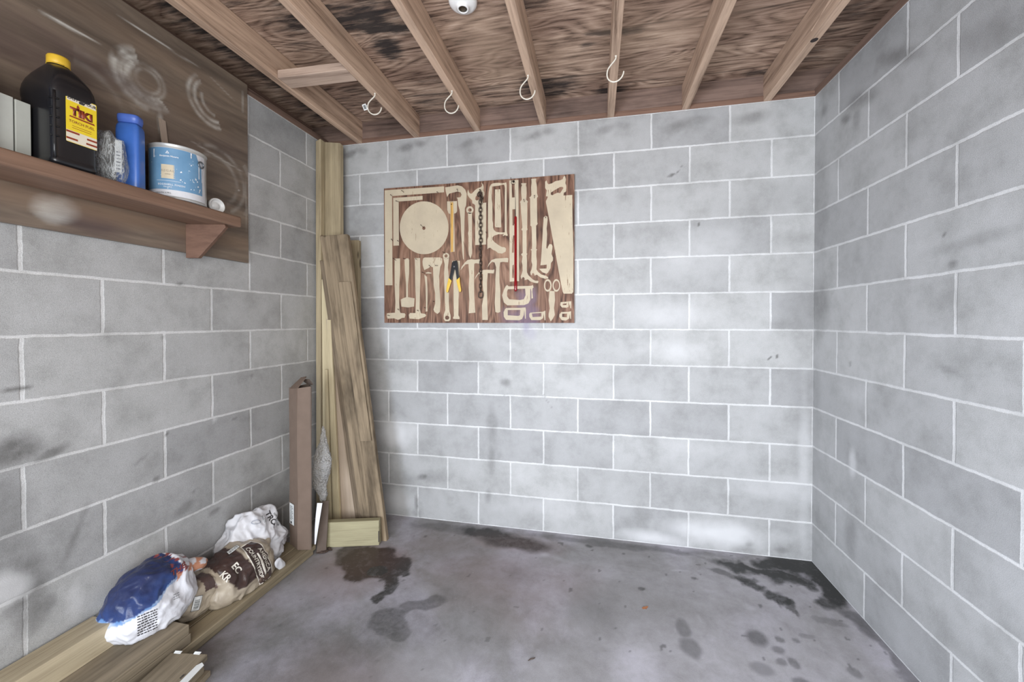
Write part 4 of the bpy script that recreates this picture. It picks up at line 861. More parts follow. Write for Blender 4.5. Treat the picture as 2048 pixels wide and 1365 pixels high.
# ------------------------------------------------------------------ tall cardboard carton
M_CARD = plain('cardboard', (.165, .120, .094, 1), .8, var=.07, scale=18, spec=.2)
M_CARDI = plain('cardboard_inside', (.115, .085, .068, 1), .85, var=.08)
carton = empty('cardboard_carton', (-2.665, -.48, .0562), 'tall narrow brown cardboard carton with an open top beside the corner boards', 'box')
CR = [(-2.742, -.502), (-2.660, -.540), (-2.590, -.522), (-2.668, -.440)]
Oc = Vector((-2.665, -.48, .0562))
def wall_strip(name, p, q, z0, z1a, z1b, mat, parent, th=.004, lean=(0, 0)):
    p, q = Vector((p[0], p[1], 0)), Vector((q[0], q[1], 0)); d = (q-p).normalized(); n = Vector((d.y, -d.x, 0))
    n8 = 10; rings = []
    for i in range(n8+1):
        t = i/n8; za = z0+(z1a-z0)*t; zb = z0+(z1b-z0)*t; wv = .0018*math.sin(t*9+p.x*30)
        L = Vector((lean[0]*t, lean[1]*t, 0))+n*wv
        rings.append([p+L+Vector((0, 0, za))-Oc, q+L+Vector((0, 0, zb))-Oc, q+L-n*th+Vector((0, 0, zb))-Oc, p+L-n*th+Vector((0, 0, za))-Oc])
    bm = bmesh.new(); bm_loft(bm, rings); return from_bm(name, bm, mat, parent)
LN = (.012, -.01)
wl = wall_strip('carton_side', CR[0], CR[1], .0565, .905, .915, M_CARD, carton, lean=LN)
wr = wall_strip('carton_front', CR[1], CR[2], .0565, .915, .925, M_CARD, carton, lean=LN)
wall_strip('carton_side', CR[2], CR[3], .0565, .925, .915, M_CARDI, carton, lean=LN)
wall_strip('carton_back', CR[3], CR[0], .0565, .925, .91, M_CARDI, carton, lean=LN)
def quad_plate(name, pts, th, mat, parent, O):
    ps = [Vector(p)-Vector(O) for p in pts]; n = (ps[1]-ps[0]).cross(ps[2]-ps[0]).normalized()
    bm = bmesh.new(); vs = [bm.verts.new(p) for p in ps]; f = bm.faces.new(vs)
    r = bmesh.ops.extrude_face_region(bm, geom=[f])
    for gg in r['geom']:
        if isinstance(gg, bmesh.types.BMVert): gg.co -= n*th
    bmesh.ops.triangulate(bm, faces=bm.faces[:])
    return from_bm(name, bm, mat, parent)
T = lambda c, z: (c[0]+LN[0], c[1]+LN[1], z)
quad_plate('flap', [T(CR[0], .905), T(CR[1], .915), (-2.650, -.490, .962), (-2.668, -.462, .965), (-2.706, -.455, .958)], .004, M_CARD, carton, Oc)
quad_plate('flap', [T(CR[3], .915), (-2.700, -.46, .950), (-2.640, -.47, .952), (-2.600, -.49, .928)], .004, M_CARDI, carton, Oc)
lay('shipping_label', shape_mesh(rect(.050, .112, .003)), (-2.7060, -.5215, .235), (CR[1][0]-CR[0][0], CR[1][1]-CR[0][1], 0), (0, 0, 1), M_TAGW, carton, bvh_of(wl) if False else None, .0035, .0006, parent_loc=Oc)
dR = Vector((CR[1][0]-CR[0][0], CR[1][1]-CR[0][1], 0)).normalized()
for i in range(9): lay('printed_line', shape_mesh([[(-.018, -.0016), (.010+.008*math.sin(i*2.1), -.0016), (.010+.008*math.sin(i*2.1), .0016), (-.018, .0016)]]), Vector((-2.7060, -.5215, .275-i*.0085)), dR, (0, 0, 1), M_TAGG, carton, None, .0046, .0001, parent_loc=Oc)
lay('printed_square', shape_mesh(rect(.015, .012)), Vector((-2.7060, -.5215, .189))+dR*(-.006), dR, (0, 0, 1), M_INK, carton, None, .0046, .0001, parent_loc=Oc)
# dark strip added for the carton's shaded right side, and white paper
o = board('carton_side_strip', (-2.604, -.468, .0008), (-2.566, -.440, .0008), (-2.600, -.440, .27), (-2.566, -.415, .27), .004, M_CARDI, 'dark flat strip of cardboard standing on the floor right of the tall carton', 'cardboard', None)
pass
bm = bmesh.new(); rs = []
for i in range(9):
    t = i/8; x = -2.588+.014*t; y = -.500+.02*t; z = .070+.215*t; w = .002+.012*t
    rs.append([(x-w, y-.006*math.sin(t*3), z), (x+w, y+.004, z), (x+w, y+.0048, z), (x-w, y-.006*math.sin(t*3)+.0008, z)])
bm_loft(bm, rs); o = from_bm('paper_strip', bm, plain('white_paper', (.74, .74, .78, 1), .6, var=.03))
tag(o, 'narrow white paper strip hanging between the tall carton and the boards', 'paper')

# ------------------------------------------------------------------ crumpled plastic
def crumple(name, centre, dims, mat, parent=None, e=2.6, sub=6, amp=.012, seed=0, zmin=0, xmin=-2.874, paint=None, axes=None, fine=1.0, shapef=None, folds=1.0, aniso=(1, 1, 1)):
    bm = bmesh.new(); bmesh.ops.create_icosphere(bm, subdivisions=sub, radius=1.0)
    A = axes or Matrix.Identity(3); so = Vector((seed*7.3, seed*3.1, seed*5.7)); c = Vector(centre)
    for v in bm.verts:
        d = v.co.normalized()
        r = (abs(d.x)**e+abs(d.y)**e+abs(d.z)**e)**(-1/e)
        p = d*r
        if shapef: p = shapef(p)
        p = Vector((p.x*dims[0], p.y*dims[1], p.z*dims[2]))
        q = Vector((p.x*aniso[0], p.y*aniso[1], p.z*aniso[2]))+so
        wq = Vector((noise.noise(q*7+Vector((9, 0, 0))), noise.noise(q*7+Vector((0, 9, 0))), noise.noise(q*7+Vector((0, 0, 9)))))*.03; q = q+wq
        n1 = 1-abs(noise.noise(q*8))*3.4; n2 = 1-abs(noise.noise(q*19+Vector((3, 1, 2))))*3.0; n3 = 1-abs(noise.noise(q*42))*2.6
        n0 = noise.noise(q*4.5)
        k = (n0*1.3+n1*.70*folds+n2*.42*folds+n3*.16*fine)*amp
        w = A @ (p+d*k)
        v.co = w
    zl = zmin-c.z; xl = xmin-c.x
    for v in bm.verts:
        if v.co.z < zl+.004: v.co.z = zl+(.002*max(0, noise.noise((v.co+so)*30)))+.0004
        if v.co.x < xl: v.co.x = xl
    me = bpy.data.meshes.new(name); bm.to_mesh(me); bm.free()
    for p_ in me.polygons: p_.use_smooth = True
    if paint:
        at = me.color_attributes.new('print', 'FLOAT_COLOR', 'POINT')
        cols = []
        for v in me.vertices: cols.extend(paint(v.co+c)); cols.append(1.0)
        at.data.foreach_set('color', cols)
    o = obj(name, me, mat, parent); o.location = c if parent is None else c-parent.location
    return o
def film(name, rough=.28, tint=None, trans=0.0, bump=.35, sheen=0):
    k = NT(name); tc = k.n('ShaderNodeTexCoord'); n = k.noise(tc.outputs['Object'], 55, 4, .65, .6)
    if tint: k.base(tint)
    else: k.base(k.attr('print'))
    k.rough(rough); k.b.inputs['Transmission Weight'].default_value = trans; k.b.inputs['Specular IOR Level'].default_value = .6
    k.b.inputs['IOR'].default_value = 1.35
    k.bump(n, bump, .004); return k.m
M_FILM = film('printed_film')
vn = lambda p, f, s=0: noise.noise(Vector((p.x*f+s, p.y*f, p.z*f)))
WHT, GRY = (.66, .665, .71), (.42, .42, .44)
def lerp3(a, b, t): t = max(0, min(1, t)); return [a[i]+(b[i]-a[i])*t for i in range(3)]
# blue and white sack on the planks
def paint_blue(p):
    s = (p.y+1.16)/.125; t = (p.z-.235)/.105; w = vn(p, 25)*.14+vn(p, 60, 3)*.05
    col = list(WHT)
    line = -.12+.50*(s+1)+w
    if t > line and s < .55: col = lerp3((.030, .060, .19), (.022, .030, .085), (t-line)*1.6+.2+vn(p, 40)*.5)
    elif t > line-.10 and s < .45: col = lerp3((.12, .25, .50), WHT, vn(p, 50)*.8+.2)
    if s > .35 and t > .35+w and vn(p, 34, 7) > .24: col = [.50, .22, .14]
    if s > .30 and t > .55 and vn(p, 60, 9) > .22: col = [.22, .05, .05]
    return col
def shp_blue(p):
    q = Vector(p); tz = (p.z+1)/2
    s = 1-.42*max(0, tz-.35); q.x *= s; q.y = p.y*(1-.28*max(0, tz-.3))+.28*max(0, tz-.35)
    return q
blue_bag = empty('plastic_bag', (-2.772, -1.150, .1315), 'blue and white printed plastic sack slumped on the plank end by the left wall', 'bag', 'bags slumped along the left wall')
bb = crumple('film_body', (-2.768, -1.152, .232), (.100, .122, .108), M_FILM, blue_bag, 3.0, 6, .013, 3, .1315, paint=paint_blue, shapef=shp_blue)
def bvh_child(o):
    M = Matrix.Translation(o.location + (o.parent.location if o.parent else Vector())) @ o.rotation_euler.to_matrix().to_4x4()
    return BVHTree.FromPolygons([M @ v.co for v in o.data.vertices], [p.vertices[:] for p in o.data.polygons])
Vd = Vector((.83, -.50, .42)).normalized()
R1 = Vector((.52, .85, 0)).normalized(); U1 = Vd.cross(R1).normalized()
Tb = bvh_child(bb)
rnd = random.Random(4)
for blk, (z0, rows) in enumerate([(.215, 3), (.188, 3), (.161, 2)]):
    for i in range(rows):
        w = ''.join(rnd.choice('ABEHINRSTU ') for _ in range(11))
        pass
def small_print(parent, T, O, R, U, rows, width, pitch, h, mat, rng, reach=.1):
    """rows of short dashes, as small illegible print reads from here"""
    for i in range(rows):
        x = -width/2; loops = []
        while x < width/2:
            w = rng.uniform(.003, .009); loops.append([(x, -h/2), (min(x+w, width/2), -h/2), (min(x+w, width/2), h/2), (x, h/2)]); x += w+.0022
        o = lay('small_print', shape_mesh(loops), Vector(O)-Vector(U).normalized()*pitch*i, R, U, mat, parent, T, .0008, 0, .004, parent_loc=parent.location, reach=reach)
small_print(blue_bag, Tb, (-2.690, -1.215, .222), R1, U1, 8, .052, .0088, .0038, M_INK, rnd)
small_print(blue_bag, Tb, (-2.690, -1.120, .225), R1, U1, 3, .018, .008, .002, M_TAGG, rnd)
M_MAROON = plain('maroon_print', (.20, .035, .030, 1), .4)
lay('lettering', text_me('THE', .026, .0006, .3), (-2.700, -1.105, .305), R1+U1*.35, U1-R1*.35, M_MAROON, blue_bag, Tb, .0009, 0, .005, parent_loc=blue_bag.location)
nk = crumple('gathered_neck', (-2.755, -1.035, .268), (.040, .075, .024), M_FILM, blue_bag, 2.2, 5, .010, 5, .06, paint=lambda p: [.50, .24, .15] if vn(p, 30, 2) > .22 else WHT, axes=Matrix.Rotation(-.35, 3, 'X') @ Matrix.Rotation(-.25, 3, 'Z'))
# small beige bag
def paint_beige(p):
    c = lerp3((.42, .36, .28), (.31, .26, .20), .5+vn(p, 30)*.9)
    return c
M_FILMB = M_FILM
small = empty('plastic_bag', (-2.735, -1.005, .0562), 'small beige plastic bag with a barcode label between the blue sack and the brown bag', 'bag', 'bags slumped along the left wall')
sb = crumple('film_body', (-2.735, -1.000, .120), (.052, .090, .066), M_FILM, small, 2.6, 6, .013, 8, .0562, paint=lambda p: [.085, .055, .05] if (p.z > .150 and p.y < -.965 and p.y > -1.005) else paint_beige(p), axes=Matrix.Rotation(.35, 3, 'X'), aniso=(1, .6, 1))
Ts = bvh_child(sb)
Us = (Vector((-.05, .35, 1))).normalized(); Us = (Us-Vd*Us.dot(Vd)).normalized(); Rs = Us.cross(Vd).normalized()
lay('barcode_outline', shape_mesh(rect(.030, .052)), (-2.69, -1.040, .128), Rs, Us, M_INK, small, Ts, .0006, 0, .004, parent_loc=small.location)
lb = lay('barcode_label', shape_mesh(rect(.027, .049)), (-2.69, -1.040, .128), Rs, Us, M_TAGW, small, Ts, .0012, 0, .004, parent_loc=small.location)
for i in range(11): lay('barcode_bar', shape_mesh([[(-.009, -.0006-.0004*(i % 3)), (.008, -.0006-.0004*(i % 3)), (.008, .0006), (-.009, .0006)]]), Vector((-2.69, -1.040, .128))+Us*(-.016+i*.0028), Rs, Us, M_TAGG, small, Ts, .0018, 0, .006, parent_loc=small.location)
# big beige and brown printed bag
BRN = (.050, .030, .026)
def paint_brown(p):
    s = (p.y+.83)/.17; w = vn(p, 22)*.10
    c = paint_beige(p)
    if -.62+w < s+(p.z-.15)*2.0 < .02+w*.5 and p.z > .10: c = list(BRN)
    if s < -.80 and p.z > .14: c = [.13, .09, .08]
    return c
big = empty('plastic_bag', (-2.745, -.815, .0562), 'beige plastic bag with dark brown printing and white letters, in front of the white bag', 'bag', 'bags slumped along the left wall')
def shp_big(p):
    q = Vector(p); tz = (p.z+1)/2; q.x = p.x*(1-.45*tz)-.30*tz; return q
bg = crumple('film_body', (-2.715, -.815, .128), (.108, .160, .098), M_FILM, big, 3.1, 6, .015, 12, .0562, paint=paint_brown, shapef=shp_big)
Tg = bvh_child(bg)
M_LWHITE = plain('lettering_white', (.70, .66, .58, 1), .4, var=.03); M_BROWN = plain('brown_print', (.050, .030, .026, 1), .35)
Vb = Vector((.72, -.42, .60)).normalized(); Rb = Vector((.50, .86, 0)).normalized(); Ub = Vb.cross(Rb).normalized()
def rot2(R, U, deg): a = math.radians(deg); return R*math.cos(a)+U*math.sin(a), U*math.cos(a)-R*math.sin(a)
R2, U2 = rot2(Rb, Ub, -78)
PL = big.location
lay('lettering', text_me('EC', .036, .0010), (-2.680, -.880, .165), *rot2(Rb, Ub, -62), M_LWHITE, big, Tg, .0012, 0, .004, parent_loc=PL)
lay('lettering', text_me('KR', .034, .0008), (-2.695, -.922, .150), *rot2(Rb, Ub, -60), M_LWHITE, big, Tg, .0012, 0, .004, parent_loc=PL)
# curved badge with two rows of letters
def arc_warp(k): return lambda x, y: (x, y+k*x*x)
badge = [(-.092, -.026), (-.05, -.036), (0, -.039), (.05, -.036), (.09, -.028), (.094, .0), (.088, .030), (.05, .038), (0, .037), (-.05, .032), (-.092, .020)]
R3, U3 = rot2(Rb, Ub, -72); OB = Vector((-2.655, -.778, .150))
lay('badge_border', shape_mesh([[(x*1.05, y*1.12) for x, y in badge]]), OB, R3, U3, M_LWHITE, big, Tg, .0010, 0, .005, arc_warp(-1.6), parent_loc=PL)
lay('badge', shape_mesh([badge]), OB, R3, U3, M_BROWN, big, Tg, .0016, 0, .005, arc_warp(-1.6), parent_loc=PL)
lay('badge_ribbon', shape_mesh([[(-.03, -.004), (.02, -.006), (.086, -.003), (.086, .003), (.03, .005), (-.03, .002)]]), OB, R3, U3, M_LWHITE, big, Tg, .0022, 0, .005, arc_warp(-1.6), parent_loc=PL)
lay('lettering', text_me('AMERICA', .0265, .0007), OB+U3*.0195+R3*.010, R3, U3, M_LWHITE, big, Tg, .0022, 0, .004, arc_warp(-1.6), parent_loc=PL)
lay('lettering', text_me('COUNTRYSIDE', .0225, .0006), OB-U3*.0195, R3, U3, M_LWHITE, big, Tg, .0022, 0, .004, arc_warp(-1.6), parent_loc=PL)
Rl, Ul = rot2(Rb, Ub, 22)
lay('barcode_outline', shape_mesh(rect(.050, .018)), (-2.735, -.845, .222), Rl, Ul, M_INK, big, Tg, .0008, 0, .004, parent_loc=PL)
lay('barcode_label', shape_mesh(rect(.047, .015)), (-2.735, -.845, .222), Rl, Ul, M_TAGW, big, Tg, .0014, 0, .004, parent_loc=PL)
for i in range(12): lay('barcode_bar', shape_mesh([[(-.0006, -.005), (.0006+.0004*(i % 3), -.005), (.0006+.0004*(i % 3), .005), (-.0006, .005)]]), Vector((-2.735, -.845, .222))+Rl*(-.018+i*.003), Rl, Ul, M_TAGG, big, Tg, .0020, 0, .006, parent_loc=PL)
crumple('torn_mouth', (-2.800, -.945, .165), (.060, .075, .045), M_FILM, big, 2.2, 5, .018, 14, .0562, paint=lambda p: [.16, .115, .10] if vn(p, 16, 4) > -.05 else [.42, .36, .30])
crumple('torn_edge', (-2.640, -.800, .075), (.020, .045, .014), M_FILM, big, 2.1, 5, .010, 15, .0562, paint=lambda p: [.10, .065, .05])
# white bag at the back
def paint_white(p): return lerp3((.72, .72, .75), (.60, .60, .63), .5+vn(p, 20))
whb = empty('plastic_bag', (-2.765, -.660, .0562), 'crumpled white plastic bag with black lettering beside the tall carton', 'bag', 'bags slumped along the left wall')
def shp_wh(p):
    q = Vector(p); tz = (p.z+1)/2; q.y = p.y*(1-.22*tz); q.x = p.x*(1-.25*tz)-.1*tz; return q
wb = crumple('film_body', (-2.792, -.668, .170), (.092, .162, .136), M_FILM, whb, 2.7, 6, .021, 21, .0562, paint=paint_white, shapef=shp_wh, folds=1.25)
Tw = bvh_child(wb); PW = whb.location
lay('lettering', text_me('TRO', .038, .0008), (-2.735, -.632, .262), *rot2(Rb, Ub, -70), M_INK, whb, Tw, .0012, 0, .004, parent_loc=PW)
lay('lettering', text_me('FOR YOUR', .013, .0002), (-2.725, -.602, .250), *rot2(Rb, Ub, -68), M_TAGG, whb, Tw, .0012, 0, .004, parent_loc=PW)
lay('lettering', text_me('PARTS', .013, .0002), (-2.745, -.672, .272), *rot2(Rb, Ub, -72), M_TAGG, whb, Tw, .0012, 0, .004, parent_loc=PW)
M_LBLUE = plain('pale_grey_print', (.34, .36, .42, 1), .5)
lay('printed_ring', shape_mesh([[(.022*math.cos(a*.4), .010*math.sin(a*.4)) for a in range(16)], [(.018*math.cos(a*.4), .007*math.sin(a*.4)) for a in range(16)]]), (-2.750, -.71, .275), *rot2(Rb, Ub, -10), M_LBLUE, whb, Tw, .0012, 0, .004, parent_loc=PW)
crumple('hanging_handle', (-2.628, -.690, .078), (.004, .018, .036), M_FILM, whb, 2.4, 5, .006, 23, .004, paint=paint_white, axes=Matrix.Rotation(.7, 3, 'X'))
# bubble wrap squeezed between the carton and the boards
def bubble_mat():
    k = NT('clear_bubble_film'); tc = k.n('ShaderNodeTexCoord'); vo = k.n('ShaderNodeTexVoronoi'); vo.inputs['Scale'].default_value = 95; k.l(tc.outputs['Object'], vo.inputs['Vector'])
    k.base((.80, .80, .80, 1)); k.rough(.18); k.b.inputs['Transmission Weight'].default_value = .55; k.b.inputs['Alpha'].default_value = .72; k.b.inputs['IOR'].default_value = 1.2
    k.bump(vo.outputs['Distance'], 1.0, .012); return k.m
M_BUB = bubble_mat()
o = crumple('bubble_wrap', (-2.609, -.405, .475), (.033, .024, .215), M_BUB, None, 2.0, 6, .022, 31, .26, aniso=(1, 1, .7), shapef=lambda p: Vector((p.x*(1-.45*max(0, p.z))+.0, p.y, p.z)))
tag(o, 'crumpled clear bubble wrap stuffed between the tall carton and the leaning boards', 'bubble wrap')

# ------------------------------------------------------------------ litter on the floor
bm = bmesh.new(); pts = [(-.016, 0), (-.008, .004), (-.002, .009), (.002, .004), (.011, .006), (.016, .001), (.006, -.003), (.002, -.009), (-.003, -.004), (-.010, -.005)]
vs = [bm.verts.new((x, y, .003+.12*abs(x)*.5+.0015*math.sin(y*400))) for x, y in pts]; f = bm.faces.new(vs); r = bmesh.ops.extrude_face_region(bm, geom=[f])
for gg in r['geom']:
    if isinstance(gg, bmesh.types.BMVert): gg.co.z -= .0012
bmesh.ops.triangulate(bm, faces=bm.faces[:])
o = from_bm('dry_leaf', bm, plain('dry_leaf', (.30, .12, .05, 1), .7), loc=(-.901, -.523, -.0015)); o.rotation_euler = (0, 0, .4); tag(o, 'tiny dry orange leaf on the open floor', 'leaf')
bm = bmesh.new(); bm_tube(bm, [(-.012, -.010, .002), (-.004, -.002, .0025), (.004, .001, .003), (.012, .008, .002)], [.0012, .0026, .0022, .001], 8)
o = from_bm('twig', bm, plain('twig_bark', (.07, .05, .04, 1), .8), loc=(-1.349, -.879, 0)); tag(o, 'short curled twig on the floor near the front of the picture', 'twig')
for i, (x, y, s, rz, lab) in enumerate([(-2.578, -.455, .030, .4, 'dark bark chip on the floor beside the foot of the carton'), (-2.560, -.420, .022, -.5, 'small bark chip on the floor nearest the standing offcut')]):
    bm = bmesh.new(); bmesh.ops.create_icosphere(bm, subdivisions=3, radius=1)
    for v in bm.verts:
        n = noise.noise(v.co*2+Vector((i*5, 0, 0))); v.co = Vector((v.co.x*s*(1+.4*n), v.co.y*s*.42*(1+.5*n), (v.co.z+1)*s*.16*(1+.5*n)))
    o = from_bm('bark_chip', bm, plain('bark_chip%d' % i, (.075, .05, .04, 1), .9, var=.4), loc=(x, y, 0)); o.rotation_euler = (0, 0, rz); tag(o, lab, 'wood chip', 'bark chips by the carton')

# ------------------------------------------------------------------ things on the shelf
SZ = SHZ+.0006
jug = empty('fuel_jug', (-2.775, -1.384, SZ), 'big black plastic torch fuel jug with a yellow cap on the wall shelf', 'jug')
M_JUG = plain('black_hdpe', (.012, .012, .014, 1), .24, var=.2, scale=300, spec=.6)
rings = []
def jr(z, a, b, e, dx=0, dy=0): rings.append(sq_ring(dx, dy, z, a, b, e, 64))
for z, a, b, e in ((0, .062, .046, 5), (.003, .070, .053, 6), (.010, .0745, .0555, 7), (.016, .0755, .0565, 7), (.024, .0735, .0545, 7), (.030, .0730, .0540, 7), (.205, .0730, .0540, 7), (.212, .0745, .0555, 7), (.230, .0750, .0560, 7),
        (.248, .0735, .0545, 6), (.266, .068, .0505, 5), (.283, .058, .044, 4), (.299, .046, .036, 3), (.311, .034, .029, 2.4), (.318, .0245, .0235, 2), (.326, .0225, .0225, 2)): jr(z, a, b, e)
# body with ribs pressed into the side walls
bm = bmesh.new(); bm_loft(bm, rings)
jb = from_bm('jug_body', bm, M_JUG, jug, True); jug.scale = (1, 1, 1.03)
for i in range(5):
    z = .085+i*.027
    bm = bmesh.new(); bm_tube(bm, [(.060, -.0543, z), (.0728, -.0500, z), (.0738, -.040, z)], .0022, 8); from_bm('grip_rib', bm, M_JUG, jug, True)
bm = bmesh.new(); bm_tube(bm, [(.0720, -.0500, z) for z in (.020, .06, .12, .18, .215)], .0035, 10); from_bm('corner_ridge', bm, M_JUG, jug, True)
bm = bmesh.new(); bm_lathe(bm, [(0, .322), (.024, .322), (.0255, .325), (.0255, .344), (.0235, .348), (0, .349)], 40)
from_bm('yellow_cap', bm, M_YEL, jug, True)
bm = bmesh.new(); bm_tube(bm, [(.0252*math.cos(a), .0252*math.sin(a), .3205) for a in np.linspace(0, 2*math.pi, 30)], .0012, 6); from_bm('cap_ring', bm, M_YEL, jug, True)
Rj, Uj = Vector((0, 1, 0)), Vector((0, 0, 1)); FX = .0732
M_LY = plain('label_yellow', (.78, .58, .03, 1), .3, var=.04, spec=.6); M_LW = plain('label_white', (.70, .64, .52, 1), .35, var=.03); M_LR = plain('label_red_brown', (.26, .045, .020, 1), .35, var=.05)
LO = Vector((FX, .012, .150))
lab = lay('front_label', shape_mesh(rect(.074, .142, .003)), LO, Rj, Uj, M_LY, jug, None, .0004, .0005); lab['label'] = 'yellow and white product label'
def on(name, me, dx, dz, mat, lift, **k): return lay(name, me, LO+Vector((0, dx, dz)), Rj, Uj, mat, lab, None, lift, .0001, **k)
on('label_band', shape_mesh(rect(.070, .017)), 0, .0605, M_LW, .0010); on('label_band', shape_mesh(rect(.074, .034)), 0, -.053, M_LW, .0010)
on('lettering', text_me('EASY', .0115, .0003), -.021, .0605, M_INK, .0012); on('lettering', text_me('POUR', .0115, .0003), .021, .0605, M_INK, .0012)
on('spout_drawing', shape_mesh([[(-.006, -.006), (.006, -.006), (.007, .001), (.003, .002), (.004, .008), (-.003, .008), (-.003, .002), (-.007, 0)]]), 0, .059, M_INK, .0012)
on('lettering', text_me('TIKI', .030, .0022), 0, .022, M_LR, .0012); on('logo_bar', shape_mesh([[(-.030, -.002), (.032, -.003), (.030, .002), (-.028, .002)]]), 0, .0065, M_LR, .0012)
on('logo_flame', shape_mesh([[(-.003, -.006), (.003, -.006), (.004, 0), (0, .008), (-.003, .002)]]), -.009, .040, M_LR, .0012)
on('lettering', text_me('TORCH FUEL', .0105, .0001), 0, -.008, M_LR, .0012)
for z in (-.020, -.026): on('print_line', shape_mesh(rect(.046, .0012)), 0, z, M_LR, .0012)
for a_, b_, z in ((-.037, -.006, -.040), (.012, .037, -.046), (-.037, -.010, -.060), (.010, .037, -.060)): on('label_stripe', shape_mesh([[(a_, -.0028), (b_, -.0028), (b_, .0028), (a_, .0028)]]), 0, z, M_LR, .0012)
# blue bottle, narrow side and printed label
bot = empty('blue_bottle', (-2.758, -1.205, SZ), 'slim blue plastic bottle with a flat cap between the jug and the paint can', 'bottle', rz=math.radians(28))
M_BLU = plain('blue_plastic', (.045, .135, .46, 1), .3, var=.12, scale=14, spec=.55); M_BLD = plain('blue_cap', (.07, .14, .48, 1), .35); M_NAVY = plain('navy_plastic', (.012, .016, .05, 1), .35)
rings = [sq_ring(0, 0, z, a, b, 5, 40) for z, a, b in ((0, .030, .020), (.004, .0335, .0235), (.012, .0345, .0245), (.205, .0345, .0245), (.222, .0335, .0235), (.230, .031, .021), (.236, .027, .018))]
bm = bmesh.new(); bm_loft(bm, rings); from_bm('bottle_body', bm, M_BLU, bot, True)
bm = bmesh.new(); bm_loft(bm, [sq_ring(0, 0, z, a, b, 4, 40) for z, a, b in ((.2365, .027, .018), (.2375, .030, .021), (.246, .031, .0215), (.247, .032, .0225), (.262, .032, .0225), (.266, .030, .021))]); from_bm('bottle_cap', bm, M_BLD, bot, True)
# paint can
can = empty('paint_can', (-2.768, -1.036, SZ), 'paint can with a torn blue and white label near the right end of the shelf', 'can')
M_TIN = plain('can_grey', (.46, .46, .45, 1), .35, .3, var=.08); CRD = .089; CH = .209
def can_r(a, z): return CRD*(1-.012*max(0, math.cos((a-.9)*2))*math.sin(math.pi*z/CH))
bm = bmesh.new(); rings = []
for z, dr in [(0, .0), (.001, .0022), (.004, .0024), (.007, 0)]+[(z, 0) for z in np.linspace(.012, CH-.010, 12)]+[(CH-.006, .0), (CH-.003, .0026), (CH, .0026), (CH+.001, .0005), (CH-.001, -.004), (CH-.010, -.005), (CH-.012, -.012)]:
    rings.append([((can_r(2*math.pi*j/72, z)+dr)*math.cos(2*math.pi*j/72), (can_r(2*math.pi*j/72, z)+dr)*math.sin(2*math.pi*j/72), z) for j in range(72)])
rs_ = bm_loft(bm, rings); cb = from_bm('can_body', bm, M_TIN, can, True)
def wrap_patch(name, poly, mat, lift, parent=can, cut=.006, a0=-.55):
    """label piece wrapped round the can: x along the surface from the front, y up"""
    me = shape_mesh(poly) if isinstance(poly, list) else poly
    bm = bmesh.new(); bm.from_mesh(me); bmesh.ops.triangulate(bm, faces=bm.faces[:])
    for _ in range(6):
        es = [e for e in bm.edges if e.calc_length() > cut]
        if not es: break
        bmesh.ops.subdivide_edges(bm, edges=es, cuts=1); bmesh.ops.triangulate(bm, faces=bm.faces[:])
    for v in bm.verts:
        a = a0+v.co.x/CRD; z = v.co.y; r = can_r(a % (2*math.pi), max(0, min(CH, z)))+lift; v.co = Vector((r*math.cos(a), r*math.sin(a), z))
    return from_bm(name, bm, mat, parent, True)
def can_blue():
    k = NT('can_label_blue'); tc = k.n('ShaderNodeTexCoord'); v = tc.outputs['Object']
    n = k.noise(v, 60, 4, .65); m = k.ramp(n, [(.665, (0, 0, 0, 1)), (.69, (1, 1, 1, 1))])
    c = k.ramp(k.noise(v, 9, 3), [(.3, (.10, .22, .36, 1)), (.7, (.155, .30, .46, 1))])
    k.base(k.mix(m, c, (.62, .66, .70, 1))); k.rough(.4); return k.m
M_CB = can_blue(); M_CW = plain('can_label_white', (.60, .60, .63, 1), .4, var=.06); M_CT = plain('can_label_tan', (.55, .47, .34, 1), .5, var=.08)
cl = wrap_patch('paper_label', [[(-.125, .010), (.078, .010), (.094, .010), (.096, .055), (.091, .10), (.096, .16), (.090, .193), (-.125, .193)]], M_CW, .0006); cl['label'] = 'white paper backing of the label'
bl = wrap_patch('blue_label', [[(-.120, .034), (-.03, .033), (.02, .034), (.075, .035), (.0745, .10), (.077, .14), (.060, .165), (.055, .172), (.048, .192), (-.120, .192)], [(-.060, .075), (-.060, .128), (-.022, .128), (-.022, .075)]], M_CB, .0012); bl['label'] = 'torn blue label'
wrap_patch('colour_swatch', [[(-.060, .075), (-.018, .075), (-.020, .128), (-.060, .128)]], M_CT, .0012)
M_CWT = plain('can_text_white', (.66, .68, .72, 1), .4)
def T_(s, size, x, y, mat, bold=.0001, nm='lettering', **k):
    me = text_me(s, size, bold, **k)
    for v in me.vertices: v.co.x += x; v.co.y += y
    return wrap_patch(nm, me, mat, .0020)
T_('Benjamin Moore', .0085, -.036, .160, M_CWT, .0002); T_('REGAL', .012, -.040, .104, plain('faded_ink', (.33, .29, .23, 1), .6), .0001, space=1.2); T_('select', .007, -.040, .092, plain('faded_ink_small', (.33, .29, .23, 1), .6))
T_('EGGSHELL FINISH', .0092, -.030, .052, M_CWT, .0002, space=1.15); T_('FINI PERLE', .0055, -.040, .043, M_CWT); T_('GALLON 3.79 L', .0075, -.055, .020, M_TAGG, .0001)
wrap_patch('logo_triangle', [[(-.046, .170), (-.034, .170), (-.040, .181)], [(-.0425, .172), (-.0375, .172), (-.040, .177)]], M_CWT, .0020)
wrap_patch('label_rule', [[(-.075, .066), (-.002, .066), (-.002, .0672), (-.075, .0672)]], M_CWT, .0020)
